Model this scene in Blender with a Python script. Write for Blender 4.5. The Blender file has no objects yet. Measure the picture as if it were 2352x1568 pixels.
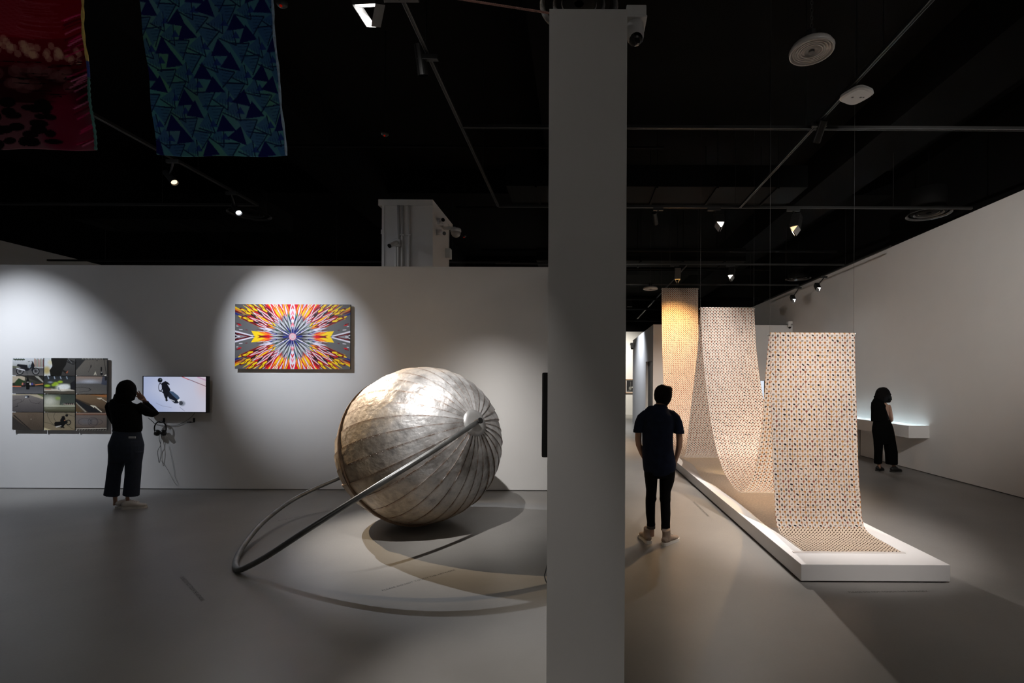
import bpy, bmesh, math, random
import numpy as np
from mathutils import Vector, Matrix, Quaternion

# ------------------------------------------------------------------ camera, world, exposure
scene = bpy.context.scene
COL = scene.collection
F, CX, CY, EYE, ROLL = 1110.0, 1330.0, 877.0, 1.65, 0.0045
cam_d = bpy.data.cameras.new('camera')
cam = bpy.data.objects.new('camera', cam_d)
COL.objects.link(cam)
cam_d.sensor_fit = 'HORIZONTAL'
cam_d.sensor_width = 36.0
cam_d.lens = 36.0 * F / 2352.0
cam_d.shift_x = (1176.0 - CX) / 2352.0
cam_d.shift_y = (CY - 784.0) / 2352.0
cam_d.clip_start = 0.05
cam.matrix_world = Matrix.Translation((0, 0, EYE)) @ Matrix.Rotation(math.pi / 2, 4, 'X') @ Matrix.Rotation(ROLL, 4, 'Z')
scene.camera = cam

world = bpy.data.worlds.new('world')
scene.world = world
world.use_nodes = True
world.node_tree.nodes['Background'].inputs[0].default_value = (0.0, 0.0, 0.0, 1)
world.node_tree.nodes['Background'].inputs[1].default_value = 0.0

vs = scene.view_settings
vs.view_transform = 'Standard'
vs.look = 'None'
vs.gamma = 1.0
vs.use_curve_mapping = False
vs.exposure = 0.0

COOL = (0.86, 0.91, 1.0)
WHITE = (1.0, 0.95, 0.90)
WARM = (1.0, 0.76, 0.48)

def at(u, v, Y):
    dx, dy = u - CX, v - CY
    c, s = math.cos(ROLL), math.sin(ROLL)
    return Vector(((c * dx + s * dy) / F * Y, Y, EYE - (-s * dx + c * dy) / F * Y))

def ground(u, v, z=0.0):
    dx, dy = u - CX, v - CY
    c, s = math.cos(ROLL), math.sin(ROLL)
    return at(u, v, (EYE - z) * F / (-s * dx + c * dy))

# ------------------------------------------------------------------ helpers
def tag(o, label=None, cat=None, group=None, kind=None):
    if label: o['label'] = label
    if cat: o['category'] = cat
    if group: o['group'] = group
    if kind: o['kind'] = kind
    return o

def empty(name, loc, label=None, cat=None, group=None, kind=None):
    o = bpy.data.objects.new(name, None)
    COL.objects.link(o)
    o.location = loc
    o.empty_display_size = 0.05
    return tag(o, label, cat, group, kind)

def s2l(c):
    return tuple(((x / 12.92) if x <= 0.04045 else ((x + 0.055) / 1.055) ** 2.4) for x in c)

def rgb(r, g, b):
    return s2l((r / 255.0, g / 255.0, b / 255.0))

MATS = {}
def mat(name, col, rough=0.6, metal=0.0, noise=0.0, nscale=20.0, bump=0.0, bscale=80.0, spec=None, emit=None, estr=0.0, alpha=None):
    if name in MATS: return MATS[name]
    m = bpy.data.materials.new(name)
    m.use_nodes = True
    nt = m.node_tree
    p = nt.nodes['Principled BSDF']
    p.inputs['Base Color'].default_value = (*col, 1)
    p.inputs['Roughness'].default_value = rough
    p.inputs['Metallic'].default_value = metal
    if spec is not None: p.inputs['Specular IOR Level'].default_value = spec
    if emit:
        p.inputs['Emission Color'].default_value = (*emit, 1)
        p.inputs['Emission Strength'].default_value = estr
    if noise > 0 or bump > 0:
        tc = nt.nodes.new('ShaderNodeTexCoord')
    if noise > 0:
        n = nt.nodes.new('ShaderNodeTexNoise')
        n.inputs['Scale'].default_value = nscale
        n.inputs['Detail'].default_value = 5
        nt.links.new(tc.outputs['Object'], n.inputs['Vector'])
        r = nt.nodes.new('ShaderNodeMapRange')
        r.inputs['From Min'].default_value = 0.25
        r.inputs['From Max'].default_value = 0.75
        r.inputs['To Min'].default_value = 1 - noise
        r.inputs['To Max'].default_value = 1 + noise
        nt.links.new(n.outputs['Fac'], r.inputs['Value'])
        mx = nt.nodes.new('ShaderNodeVectorMath')
        mx.operation = 'SCALE'
        mx.inputs[0].default_value = col
        nt.links.new(r.outputs['Result'], mx.inputs['Scale'])
        nt.links.new(mx.outputs['Vector'], p.inputs['Base Color'])
    if bump > 0:
        n2 = nt.nodes.new('ShaderNodeTexNoise')
        n2.inputs['Scale'].default_value = bscale
        n2.inputs['Detail'].default_value = 4
        nt.links.new(tc.outputs['Object'], n2.inputs['Vector'])
        b = nt.nodes.new('ShaderNodeBump')
        b.inputs['Strength'].default_value = bump
        b.inputs['Distance'].default_value = 0.01
        nt.links.new(n2.outputs['Fac'], b.inputs['Height'])
        nt.links.new(b.outputs['Normal'], p.inputs['Normal'])
    MATS[name] = m
    return m

def emission_mat(name, col, strength):
    if name in MATS: return MATS[name]
    m = bpy.data.materials.new(name)
    m.use_nodes = True
    nt = m.node_tree
    nt.nodes.clear()
    o = nt.nodes.new('ShaderNodeOutputMaterial')
    e = nt.nodes.new('ShaderNodeEmission')
    e.inputs[0].default_value = (*col, 1)
    e.inputs[1].default_value = strength
    nt.links.new(e.outputs[0], o.inputs[0])
    MATS[name] = m
    return m

def frame(d, side=(1, 0, 0)):
    d = Vector(d).normalized()
    s = Vector(side)
    s = s - d * s.dot(d)
    if s.length < 1e-4:
        s = Vector((0, 1, 0)) - d * d.y
        if s.length < 1e-4: s = Vector((0, 0, 1)) - d * d.z
    s.normalize()
    return s, d.cross(s).normalized(), d

class MB:
    def __init__(self):
        self.v = []; self.f = []
    def add(self, vs, fs):
        o = len(self.v)
        self.v += [Vector(x) for x in vs]
        self.f += [tuple(i + o for i in f) for f in fs]
        return self
    def box(self, x0, x1, y0, y1, z0, z1, M=None):
        vs = [Vector((x, y, z)) for x in (x0, x1) for y in (y0, y1) for z in (z0, z1)]
        if M is not None: vs = [M @ q for q in vs]
        return self.add(vs, [(0, 1, 3, 2), (4, 6, 7, 5), (0, 4, 5, 1), (2, 3, 7, 6), (0, 2, 6, 4), (1, 5, 7, 3)])
    def loft(self, rings, n=16, side=(1, 0, 0), cap=True):
        ps = [Vector(r[:3]) for r in rings]
        vs = []; fs = []
        for i, r in enumerate(rings):
            a = ps[max(0, i - 1)]; b = ps[min(len(ps) - 1, i + 1)]
            X, Y, D = frame(b - a, side)
            ry = r[4] if len(r) > 4 else r[3]
            for k in range(n):
                t = 2 * math.pi * k / n
                vs.append(ps[i] + X * (r[3] * math.cos(t)) + Y * (ry * math.sin(t)))
        for i in range(len(rings) - 1):
            for k in range(n):
                k2 = (k + 1) % n
                fs.append((i * n + k, i * n + k2, (i + 1) * n + k2, (i + 1) * n + k))
        if cap:
            fs.append(tuple(range(n - 1, -1, -1)))
            fs.append(tuple((len(rings) - 1) * n + k for k in range(n)))
        return self.add(vs, fs)
    def cyl(self, p0, p1, r0, r1=None, n=16):
        r1 = r0 if r1 is None else r1
        return self.loft([(*p0, r0), (*p1, r1)], n)
    def tube(self, path, r, n=8):
        return self.loft([(*p, r) for p in path], n)
    def lathe(self, prof, c, n=32, axis=(0, 0, 1)):
        X, Y, D = frame(axis)
        c = Vector(c); vs = []; fs = []
        for (r, h) in prof:
            for k in range(n):
                t = 2 * math.pi * k / n
                vs.append(c + D * h + X * (r * math.cos(t)) + Y * (r * math.sin(t)))
        for i in range(len(prof) - 1):
            for k in range(n):
                k2 = (k + 1) % n
                fs.append((i * n + k, i * n + k2, (i + 1) * n + k2, (i + 1) * n + k))
        return self.add(vs, fs)
    def sphere(self, c, r, sx=1, sy=1, sz=1, n=16, m=10):
        c = Vector(c); vs = []; fs = []
        for i in range(m + 1):
            p = math.pi * i / m
            for k in range(n):
                t = 2 * math.pi * k / n
                vs.append(c + Vector((r * sx * math.sin(p) * math.cos(t), r * sy * math.sin(p) * math.sin(t), r * sz * math.cos(p))))
        for i in range(m):
            for k in range(n):
                k2 = (k + 1) % n
                fs.append((i * n + k, (i + 1) * n + k, (i + 1) * n + k2, i * n + k2))
        return self.add(vs, fs)
    def build(self, name, material, parent=None, smooth=False, bevel=0.0, label=None, cat=None, group=None, kind=None, weld=False):
        off = parent_world(parent)
        me = bpy.data.meshes.new(name)
        me.from_pydata([tuple(q - off) for q in self.v], [], self.f)
        me.validate()
        bm = bmesh.new(); bm.from_mesh(me)
        if weld: bmesh.ops.remove_doubles(bm, verts=bm.verts, dist=1e-5)
        bmesh.ops.recalc_face_normals(bm, faces=bm.faces)
        if bevel > 0:
            bmesh.ops.bevel(bm, geom=[e for e in bm.edges], offset=bevel, segments=2, affect='EDGES', profile=0.6)
        bm.to_mesh(me); bm.free()
        if smooth:
            for p in me.polygons: p.use_smooth = True
        o = bpy.data.objects.new(name, me)
        COL.objects.link(o)
        if material: me.materials.append(material)
        if parent: o.parent = parent
        return tag(o, label, cat, group, kind)

def parent_world(p):
    off = Vector((0, 0, 0))
    while p is not None:
        off += p.location
        p = p.parent
    return off

def structure(name, mb, material, parent=None, bevel=0.0):
    o = mb.build(name, material, parent, bevel=bevel)
    if not parent: o['kind'] = 'structure'
    return o

# ------------------------------------------------------------------ materials
M_WALL = mat('white_wall_paint', (0.66, 0.655, 0.65), 0.75, noise=0.015, nscale=3)
M_COLUMN = mat('white_column_paint', (0.60, 0.59, 0.575), 0.7, noise=0.02, nscale=2)
M_BLACK = mat('black_ceiling_paint', (0.002, 0.002, 0.002), 0.95, spec=0.1, noise=0.2, nscale=1.5)
M_SLAB = mat('dark_concrete_soffit', (0.005, 0.0049, 0.0047), 0.95, spec=0.1, noise=0.2, nscale=2)
M_DUCT = mat('black_duct_metal', (0.002, 0.002, 0.002), 0.8, spec=0.15, noise=0.2, nscale=4)
M_TRACK = mat('black_track', (0.006, 0.006, 0.006), 0.5, noise=0.1, nscale=9)
M_TRACK_LIP = mat('grey_track_lip', (0.045, 0.045, 0.045), 0.4, noise=0.1, nscale=9)
M_HOUSING = mat('black_lamp_housing', (0.012, 0.012, 0.012), 0.45, noise=0.1, nscale=30)
M_BASE = mat('skirting_recess_shade', (0.11, 0.105, 0.10), 0.6, noise=0.1)  # dark colour put in for the shade inside gaps and recesses
M_PLASTIC_W = mat('white_plastic', (0.62, 0.62, 0.62), 0.4, noise=0.02)
M_PLASTIC_B = mat('black_plastic', (0.010, 0.010, 0.010), 0.35, noise=0.1)
M_BLACK_GLASS = mat('black_glass', (0.004, 0.004, 0.004), 0.08)
M_PLINTH = mat('white_plinth_paint', (0.74, 0.73, 0.73), 0.55, noise=0.015, nscale=3)
M_STEEL = mat('steel_pipe', (0.19, 0.195, 0.195), 0.42, metal=0.9, noise=0.25, nscale=9, bump=0.03, bscale=60)
M_RUST = mat('rusty_iron', (0.16, 0.10, 0.06), 0.7, metal=0.3, noise=0.4, nscale=14, bump=0.2, bscale=60)
M_WIRE = mat('thin_steel_wire', (0.12, 0.12, 0.12), 0.4, metal=0.7)

def floor_material():
    m = bpy.data.materials.new('polished_grey_floor'); m.use_nodes = True
    nt = m.node_tree; p = nt.nodes['Principled BSDF']
    tc = nt.nodes.new('ShaderNodeTexCoord')
    n = nt.nodes.new('ShaderNodeTexNoise'); n.inputs['Scale'].default_value = 1.3; n.inputs['Detail'].default_value = 8
    n3 = nt.nodes.new('ShaderNodeTexNoise'); n3.inputs['Scale'].default_value = 60; n3.inputs['Detail'].default_value = 3
    nt.links.new(tc.outputs['Object'], n.inputs['Vector']); nt.links.new(tc.outputs['Object'], n3.inputs['Vector'])
    cr = nt.nodes.new('ShaderNodeValToRGB')
    cr.color_ramp.elements[0].position = 0.3; cr.color_ramp.elements[0].color = (0.195, 0.188, 0.178, 1)
    cr.color_ramp.elements[1].position = 0.7; cr.color_ramp.elements[1].color = (0.235, 0.226, 0.215, 1)
    nt.links.new(n.outputs['Fac'], cr.inputs['Fac'])
    nt.links.new(cr.outputs['Color'], p.inputs['Base Color'])
    mr = nt.nodes.new('ShaderNodeMapRange'); mr.inputs['To Min'].default_value = 0.30; mr.inputs['To Max'].default_value = 0.44
    nt.links.new(n3.outputs['Fac'], mr.inputs['Value']); nt.links.new(mr.outputs['Result'], p.inputs['Roughness'])
    b = nt.nodes.new('ShaderNodeBump'); b.inputs['Strength'].default_value = 0.03; b.inputs['Distance'].default_value = 0.01
    nt.links.new(n3.outputs['Fac'], b.inputs['Height']); nt.links.new(b.outputs['Normal'], p.inputs['Normal'])
    p.inputs['Specular IOR Level'].default_value = 0.5
    return m
M_FLOOR = floor_material()

# ------------------------------------------------------------------ room shell
YB = 7.31            # front face of the back wall
WT = 3.385           # height of the free-standing walls
XR = 6.40            # right wall
XL = -11.67          # left wall
ZT = 4.45            # lighting grid
structure('floor', MB().box(XL - .3, XR + .3, -5.3, 24.6, -0.1, 0), M_FLOOR)
structure('ceiling', MB().box(XL - .3, XR + .3, -5.3, 24.6, 6.0, 6.2), M_SLAB)
structure('wall_back', MB().box(XL, -0.146, YB, YB + .25, 0.012, WT), M_WALL)
structure('base_shade_back', MB().box(XL, -0.15, YB + .012, YB + .24, 0, 0.012), M_BASE)  # dark strip drawn in for the gap shadow at the foot of the wall
structure('wall_partition', MB().box(-0.146, 0.217, 2.25, YB + .25, 0, WT), M_COLUMN)
structure('wall_right', MB().box(XR, XR + .2, -5.1, 24.4, 0.014, ZT), M_WALL)
structure('wall_right_upper', MB().box(XR + .01, XR + .2, -5.1, 24.4, ZT, 6.0), M_BLACK)
structure('base_shade_right', MB().box(XR + .012, XR + .19, -5.1, 24.4, 0, 0.014), M_BASE)  # gap shade under the right wall, painted as a dark strip
structure('wall_left', MB().box(XL - .2, XL, -5.1, 24.4, 0, ZT), M_WALL)
structure('wall_left_upper', MB().box(XL - .2, XL - .01, -5.1, 24.4, ZT, 6.0), M_BLACK)
structure('wall_rear', MB().box(XL, XR, -5.3, -5.1, 0, ZT), M_WALL)
structure('wall_rear_upper', MB().box(XL, XR, -5.3, -5.11, ZT, 6.0), M_BLACK)
structure('wall_far', MB().box(XL, XR, 24.4, 24.6, 0, 4.2), M_WALL)
structure('wall_far_upper', MB().box(XL, XR, 24.41, 24.6, 4.2, 6.0), M_BLACK)
# free-standing room block at the far end of the right gallery with its dark doorway
blk = MB()
blk.box(2.22, XR, 14.5, 14.67, 0, WT); blk.box(2.22, 2.40, 14.67, 16.1, 2.33, WT)
blk.box(2.22, 2.40, 16.1, 20.0, 0, WT); blk.box(2.40, XR, 19.85, 20.0, 0, WT)
structure('wall_far_block', blk, M_WALL)
structure('doorway_shade_1', MB().box(2.30, 2.34, 14.67, 16.1, 0, 2.33), mat('unlit_opening', (0.02, 0.02, 0.022), 0.5, noise=0.1))  # dark slab standing in for the darkness of the open doorway
# building column standing behind the back wall
cX0, cX1, cY0, cY1 = -3.26, -2.43, 8.0, 8.95
colm = structure('wall_column', MB().box(cX0, cX1, cY0, cY1, 0, 4.56), M_WALL)
structure('capital', MB().box(cX0 - .07, cX1 + .0, cY0 - .02, cY1 + .3, 4.55, 4.65), M_WALL, colm)
for x, z0, z1 in ((-2.995, 3.0, 4.55), (-2.93, 3.0, 4.55), (-2.82, 3.0, 4.55), (-3.03, 3.0, 4.0)):
    MB().cyl((x, cY0 - .022, z0), (x, cY0 - .022, z1), .02, n=10).build('conduit', M_WALL, colm, smooth=True)
for x in (-2.93, -2.82):
    MB().box(x - .035, x + .035, cY0 - .045, cY0, 4.05, 4.07).build('conduit_clip', M_WALL, colm)
MB().box(cX0 - .012, cX0 + .03, cY0 - .012, cY0 + .03, 0, 4.55).build('corner_bead', M_WALL, colm)
MB().box(cX1 - .03, cX1 + .012, cY1 - .03, cY1 + .012, 0, 4.55).build('corner_bead', M_WALL, colm)

# ------------------------------------------------------------------ ceiling services
ceil = bpy.data.objects['ceiling']
for x in (-9.2, -4.4, -0.1, 4.9):
    MB().box(x - .45, x + .45, -5, 24.3, 5.35, 6.0).build('beam', M_BLACK, ceil)
for y in (2.6, 10.2, 17.0):
    MB().box(XL, XR, y - .3, y + .3, 5.5, 6.0).build('beam', M_BLACK, ceil)

def duct(x0, x1, y0, y1, z0, z1, label, hang):
    r = empty('air_duct', ((x0 + x1) / 2, (y0 + y1) / 2, z0), label, 'duct')
    MB().box(x0, x1, y0, y1, z0, z1).build('casing', M_DUCT, r, bevel=.01)
    n = 5
    for i in range(n):
        t = (i + .5) / n
        x = x0 + (x1 - x0) * t; y = (y0 + y1) / 2
        MB().box(x - .02, x + .02, y0 - .02, y1 + .02, z0 - .03, z0).build('bracket', M_DUCT, r)
        for yy in (y0 - .01, y1 + .01):
            MB().cyl((x, yy, z0), (x, yy, 6.0), .007, n=6).build('hanger_rod', M_DUCT, r)
duct(-1.25, 3.85, 8.15, 8.9, 4.95, 5.32, 'black air duct crossing behind the pillar above the lit spotlights', 1)
duct(-1.1, 4.2, 12.2, 12.9, 4.72, 5.05, 'lower black air duct crossing above the tallest printed cloth', 1)
duct(-9.8, -6.0, 9.3, 10.1, 4.75, 5.1, 'black air duct above the left end of the white back wall', 1)
duct(-.3, 2.0, 18.2, 19.0, 4.5, 4.9, 'farthest black air duct by the far bright doorway room', 1)

def pipe(pts, r, label):
    o = MB().tube(pts, r, 8).build('ceiling_pipe', M_DUCT, None, smooth=True, label=label, cat='pipe')
    return o
pipe([(-2.2, 10.9, 4.62), (5.8, 10.9, 4.62)], .03, 'thin black pipe running behind the fixed spotlights near the pillar')
pipe([(-2.2, 8.6, 4.75), (2.4, 8.6, 4.75)], .02, 'thin black pipe just under the upper air duct')
pipe([(-11, 12.6, 4.6), (5.0, 12.6, 4.6)], .025, 'long black pipe along the top of the back wall')
pipe([(-1.5, 16.2, 4.45), (6.0, 16.2, 4.45)], .05, 'thick black pipe above the far white room block')
pipe([(-1.5, 17.4, 4.3), (6.0, 17.4, 4.3)], .05, 'second thick pipe above the far white room block')
pipe([(-1.5, 21.0, 4.35), (6.0, 21.0, 4.35)], .05, 'farthest thick pipe over the bright far room')
pipe([(-4.2, 6.9, 5.0), (1.2, 6.9, 5.0)], .02, 'thin black pipe high above the metal ball')

def track(p0, p1, label):
    p0 = Vector(p0); p1 = Vector(p1)
    r = empty('lighting_track', (p0 + p1) / 2, label, 'track')
    d = (p1 - p0).normalized(); s = Vector((-d.y, d.x, 0))
    def bar(off, w, z0, z1, nm, m):
        vs = []
        for q in (p0, p1):
            for k in (-1, 1):
                for z in (z0, z1):
                    vs.append(q + s * (off + k * w) + Vector((0, 0, z)))
        MB().add(vs, [(0, 1, 3, 2), (4, 6, 7, 5), (0, 4, 5, 1), (2, 3, 7, 6), (0, 2, 6, 4), (1, 5, 7, 3)]).build(nm, m, r)
    bar(0, .017, .006, .035, 'rail', M_TRACK)
    bar(-.013, .004, 0, .006, 'lip', M_TRACK_LIP)
    bar(.013, .004, 0, .006, 'lip', M_TRACK_LIP)
    L = (p1 - p0).length
    n = max(2, int(L / 2.2))
    hang_ok = lambda q: not (12.0 < q.y < 13.1 or 17.9 < q.y < 19.2)
    for i in range(n):
        q = p0 + (p1 - p0) * ((i + .5) / n)
        if not hang_ok(q): continue
        MB().cyl(q + Vector((0, 0, .03)), Vector((q.x, q.y, 6.0)), .005, n=6).build('hanger_rod', M_TRACK, r)
    return r
XA, XB, XC, XD = -9.05, -5.17, -1.31, 2.57
track((XB, -2, ZT), (XB, 7.76, ZT), 'lighting track running past the blue banner toward the white back wall')
track((XC, -2, ZT), (XC, 7.76, ZT), 'lighting track running toward the building column left of the pillar')
track((XD, -2, ZT), (XD, 7.76, ZT), 'lighting track running away under the round high lamp on the right')
track((XA, -2, ZT), (XA, 7.0, ZT), 'lighting track near the left side above the photo grid')
track((XC, 5.34, ZT), (6.3, 5.34, ZT), 'nearest crosswise lighting track, empty, passing behind the pillar')
track((XC, 7.76, ZT), (6.3, 7.76, ZT), 'crosswise lighting track carrying the three nearest box spotlights on the right')
track((-11.3, 7.76, ZT), (XB, 7.76, ZT), 'crosswise lighting track at the left above the photo grid')
track((-2, 11.5, ZT), (6.3, 11.5, ZT), 'crosswise lighting track over the tallest printed cloth')
track((-2, 13.9, ZT), (6.3, 13.9, ZT), 'farthest crosswise lighting track before the far white block')
track((XD, 11.6, ZT), (XD, 22, ZT), 'lighting track running away behind the tallest printed cloth')
track((1.2, 15.2, ZT), (1.2, 23.5, ZT), 'lighting track hidden behind the pillar near the bright far room')
track((6.12, 9.5, 4.33), (6.12, 16.0, 4.33), 'lighting track along the top of the right wall')
track((-11.45, 10.4, 4.2), (-1.5, 10.4, 4.2), 'dark lighting track just above the top edge of the back wall')

def track_light(label, track_pt, lens, aim, color, power, angle, blend=0.4, style='box', size=1.0, on=True, radius=.02, ang_doors=1.0, spill=.035):
    t = Vector(track_pt); l = Vector(lens); a = Vector(aim)
    r = empty('track_spotlight', t, label, 'spotlight')
    d = (a - l).normalized()
    q = d.to_track_quat('-Z', 'Y')
    M = Matrix.Translation(l) @ q.to_matrix().to_4x4()
    L = .20 * size
    MB().box(t.x - .08 * size, t.x + .08 * size, t.y - .02, t.y + .02, t.z - .045, t.z).build('adapter', M_HOUSING, r, bevel=.004)
    back = M @ Vector((0, 0, L * .6))
    MB().cyl((t.x, t.y, t.z - .04), back, .012, n=10).build('arm', M_HOUSING, r, smooth=True)
    w = .05 * size
    if style == 'box':
        hs = MB().box(-w, w, -w, w, .012, L, M).build('housing', M_HOUSING, r, bevel=.004)
        ls = MB().box(-w * .82, w * .82, -w * .82, w * .82, .004, .012, M)
        fin = MB()
        for i in range(5):
            fin.box(-w * 1.02, w * 1.02, w, w * 1.12, .05 + i * .025 * size, .06 + i * .025 * size, M)
        fin.build('heat_fins', M_HOUSING, hs)
        for sx, nm in ((1, 'barn_door'), (-1, 'barn_door')):
            Mh = M @ Matrix.Translation((sx * w, 0, .012)) @ Matrix.Rotation(sx * math.radians(28) * ang_doors, 4, 'Y')
            MB().box(-.002, .002, -w, w, -.085 * size, 0, Mh).build(nm, mat('barn_door_metal', (.25, .25, .25), .4, noise=.1), hs)
    else:
        c = MB(); c.cyl(M @ Vector((0, 0, .012)), M @ Vector((0, 0, L)), w * .8, w * .8, 20)
        hs = c.build('housing', M_HOUSING, r, smooth=False)
        rim = MB(); rim.loft([(*(M @ Vector((0, 0, -.015))), w * .84), (*(M @ Vector((0, 0, .03))), w * .84)], 20, cap=False)
        rim.build('rim', M_HOUSING, hs)
        ls = MB(); ls.cyl(M @ Vector((0, 0, .002)), M @ Vector((0, 0, .012)), w * .72, w * .72, 20)
    if on:
        ls.build('lens', emission_mat('lamp_glow_%d_%d' % (int(color[1] * 100), int(color[2] * 100)), color, 5.0 if color[2] > .6 else 1.7), hs)
        ld = bpy.data.lights.new('spot_beam', 'SPOT')
        ld.energy = power; ld.color = color
        ld.spot_size = math.radians(angle); ld.spot_blend = blend
        ld.shadow_soft_size = radius
        lo = bpy.data.objects.new('spot_beam', ld)
        COL.objects.link(lo)
        lo.parent = r
        lo.rotation_mode = 'QUATERNION'
        lo.rotation_quaternion = q
        lo.location = l + d * (.10 * size if style == 'box' and angle > 90 else .012) - t
        if spill > 0:
            l2 = bpy.data.lights.new('field_spill', 'SPOT')
            l2.energy = power * spill; l2.color = color; l2.spot_size = math.radians(135); l2.spot_blend = 1.0; l2.shadow_soft_size = radius * 2
            s2 = bpy.data.objects.new('field_spill', l2); COL.objects.link(s2); s2.parent = r
            s2.rotation_mode = 'QUATERNION'; s2.rotation_quaternion = q; s2.location = lo.location
    else:
        ls.build('lens', M_BLACK_GLASS, hs)
    return r

# left gallery
track_light('warm lit cylindrical spotlight below the blue banner', (XB, 6.14, ZT), at(400, 418, 6.3), (-1.5, 5.3, .3), WARM, 1150, 33, .9, 'cyl')
track_light('dazzling cool white spotlight beside the left ring diffuser', (XB, 7.17, ZT), at(548, 488, 7.3), (-1.5, 5.25, .3), COOL, 1500, 33, .9, 'cyl')
track_light('big box spotlight with lit flap at the top edge of the picture', (XC, 3.5, ZT), at(848, 16, 3.45), (-1.35, 6.15, .45), (1, .96, .92), 950, 58, .8, 'box', 1.7)
track_light('unlit cylinder spotlight hanging from the track left of the pillar', (XC, 4.15, ZT), at(972, 170, 4.2), (-1.2, 4.9, 2.0), WHITE, 0, 30, .4, 'cyl', 1.1, on=False)
track_light('spotlight behind the blue banner aimed at the kaleidoscope panel', (XB, 4.55, ZT), (XB, 4.6, 4.28), (-4.32, 7.28, 2.18), COOL, 620, 43, 1.0, 'cyl')
track_light('spotlight at far left aimed at the photo grid', (XA, 5.0, ZT), (XA, 5.05, 4.28), (-8.25, 7.28, 1.5), COOL, 660, 58, 1.0, 'cyl')
track_light('spotlight above the camera washing the floor beside the pillar', (XC, 1.9, ZT), (XC, 1.95, 4.28), (-.25, 2.55, 0), WHITE, 420, 30, .9, 'cyl')
# right gallery
track_light('dark cylinder spotlight seen from behind nearest the pillar on the right', (at(1512, 480, 7.76).x, 7.76, ZT), at(1506, 512, 7.80), (2.35, 11.5, 1.6), (1, .86, .74), 1400, 50, .9, 'cyl')
track_light('white lit box spotlight above the middle printed cloth', (at(1640, 480, 7.76).x, 7.76, ZT), at(1653, 516, 7.72), (2.2, 6.2, .2), (1, .92, .85), 800, 80, .9, 'box', 1.3)
track_light('warm orange lit box spotlight above the nearest printed cloth', (at(1822, 480, 7.76).x, 7.76, ZT), at(1826, 526, 7.70), (2.35, 6.6, .4), (1, .66, .34), 850, 80, .9, 'box', 1.3)
track_light('warm lit spotlight over the tallest cloth', (at(1550, 610, 11.5).x, 11.5, ZT), at(1556, 640, 10.7), (2.3, 11.62, 2.3), (1, .52, .15), 480, 100, 1.0, 'box', 1.3)
track_light('white lit spotlight between tallest and middle cloths', (at(1678, 610, 11.5).x, 11.5, ZT), at(1679, 636, 11.4), (2.5, 9.6, .4), (1, .88, .76), 800, 80, .9, 'box', 1.3)
track_light('upper of two white spotlights along the right wall', (6.12, 12.1, 4.33), at(1880, 664, 11.95), (5.7, 8.2, 0), WHITE, 90, 80, 1.0, 'box', 1.0)
track_light('lower farther of two white spotlights along the right wall', (6.12, 13.5, 4.33), at(1823, 690, 13.3), (5.7, 9.8, 0), COOL, 80, 80, 1.0, 'box', 1.0)
track_light('spotlight above the viewer aimed at the nearest printed cloth', (XD, 2.5, ZT), (XD, 2.55, 4.28), (2.5, 4.95, .95), (1, .93, .88), 1150, 44, .9, 'cyl')
track_light('added wide fill spotlight above the viewer washing the right wall', (XD, 1.2, ZT), (XD, 1.3, 4.28), (6.4, 10.0, 2.7), WHITE, 950, 50, 1.0, 'cyl')  # unseen lamp added to brighten the right wall
track_light('spotlight on the empty track aimed at the middle printed cloth', (XD, 5.2, ZT), (XD, 5.25, 4.28), (2.35, 7.6, 1.5), (1, .90, .82), 760, 52, .9, 'cyl')
track_light('far spotlight washing the wall of the far bright room', (1.2, 21.5, ZT), (1.2, 21.6, 4.25), (1.9, 24.4, 1.7), (1, .93, .80), 1100, 100, 1.0, 'cyl')
track_light('far spotlight washing the side of the white block', (1.2, 17.2, ZT), (1.2, 17.2, 4.25), (2.22, 17.6, 1.4), COOL, 500, 100, 1.0, 'cyl')
# rear of the room: unseen fill lamps added behind the viewer to raise the room's general level
track_light('added fill spotlight behind the viewer at the left rear wall', (XB, -2, ZT), (XB, -2, 4.28), (-5.4, -5.1, 1.4), WHITE, 420, 90, 1.0, 'cyl')
track_light('added fill spotlight behind the viewer at the right rear wall', (XD, -2, ZT), (XD, -2, 4.28), (3.0, -5.1, 1.4), WHITE, 420, 90, 1.0, 'cyl')

def diffuser(c, label, scale=1.0):
    r = empty('ring_diffuser', c, label, 'air diffuser')
    c = Vector(c)
    m = mat('dark_diffuser_metal', (.10, .10, .10), .25, metal=.6, noise=.1)
    for i, (ro, ri) in enumerate(((.33, .29), (.22, .19), (.15, .125), (.085, .06))):
        z = .012 * i
        MB().lathe([(ro * scale, z), (ro * scale, z + .012), (ri * scale, z + .03), (ri * scale, z + .02), (ro * scale, z)], c, 40).build('ring', m, r, smooth=True)
    MB().lathe([(.0, .03), (.04 * scale, .03), (.04 * scale, .05), (0, .05)], c, 20).build('hub', m, r)
    MB().cyl(c + Vector((0, 0, .03)), (c.x, c.y, c.z + .42), .26 * scale, n=28).build('neck_duct', M_DUCT, r, smooth=True)
    MB().cyl(c + Vector((0, 0, .42)), (c.x, c.y, 6.0), .006, n=6).build('hanger_rod', M_DUCT, r)
diffuser(at(573, 493, 8.3), 'dark ring air diffuser beside the dazzling left spotlight')
diffuser(at(2133, 493, 8.15), 'dark ring air diffuser nearest the top of the right wall')
diffuser(at(1833, 640, 13.2), 'smaller looking ring air diffuser above the two right wall spotlights')
diffuser(at(1330, 18, 3.75), 'ring air diffuser half hidden behind the top of the pillar', .92)

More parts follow.
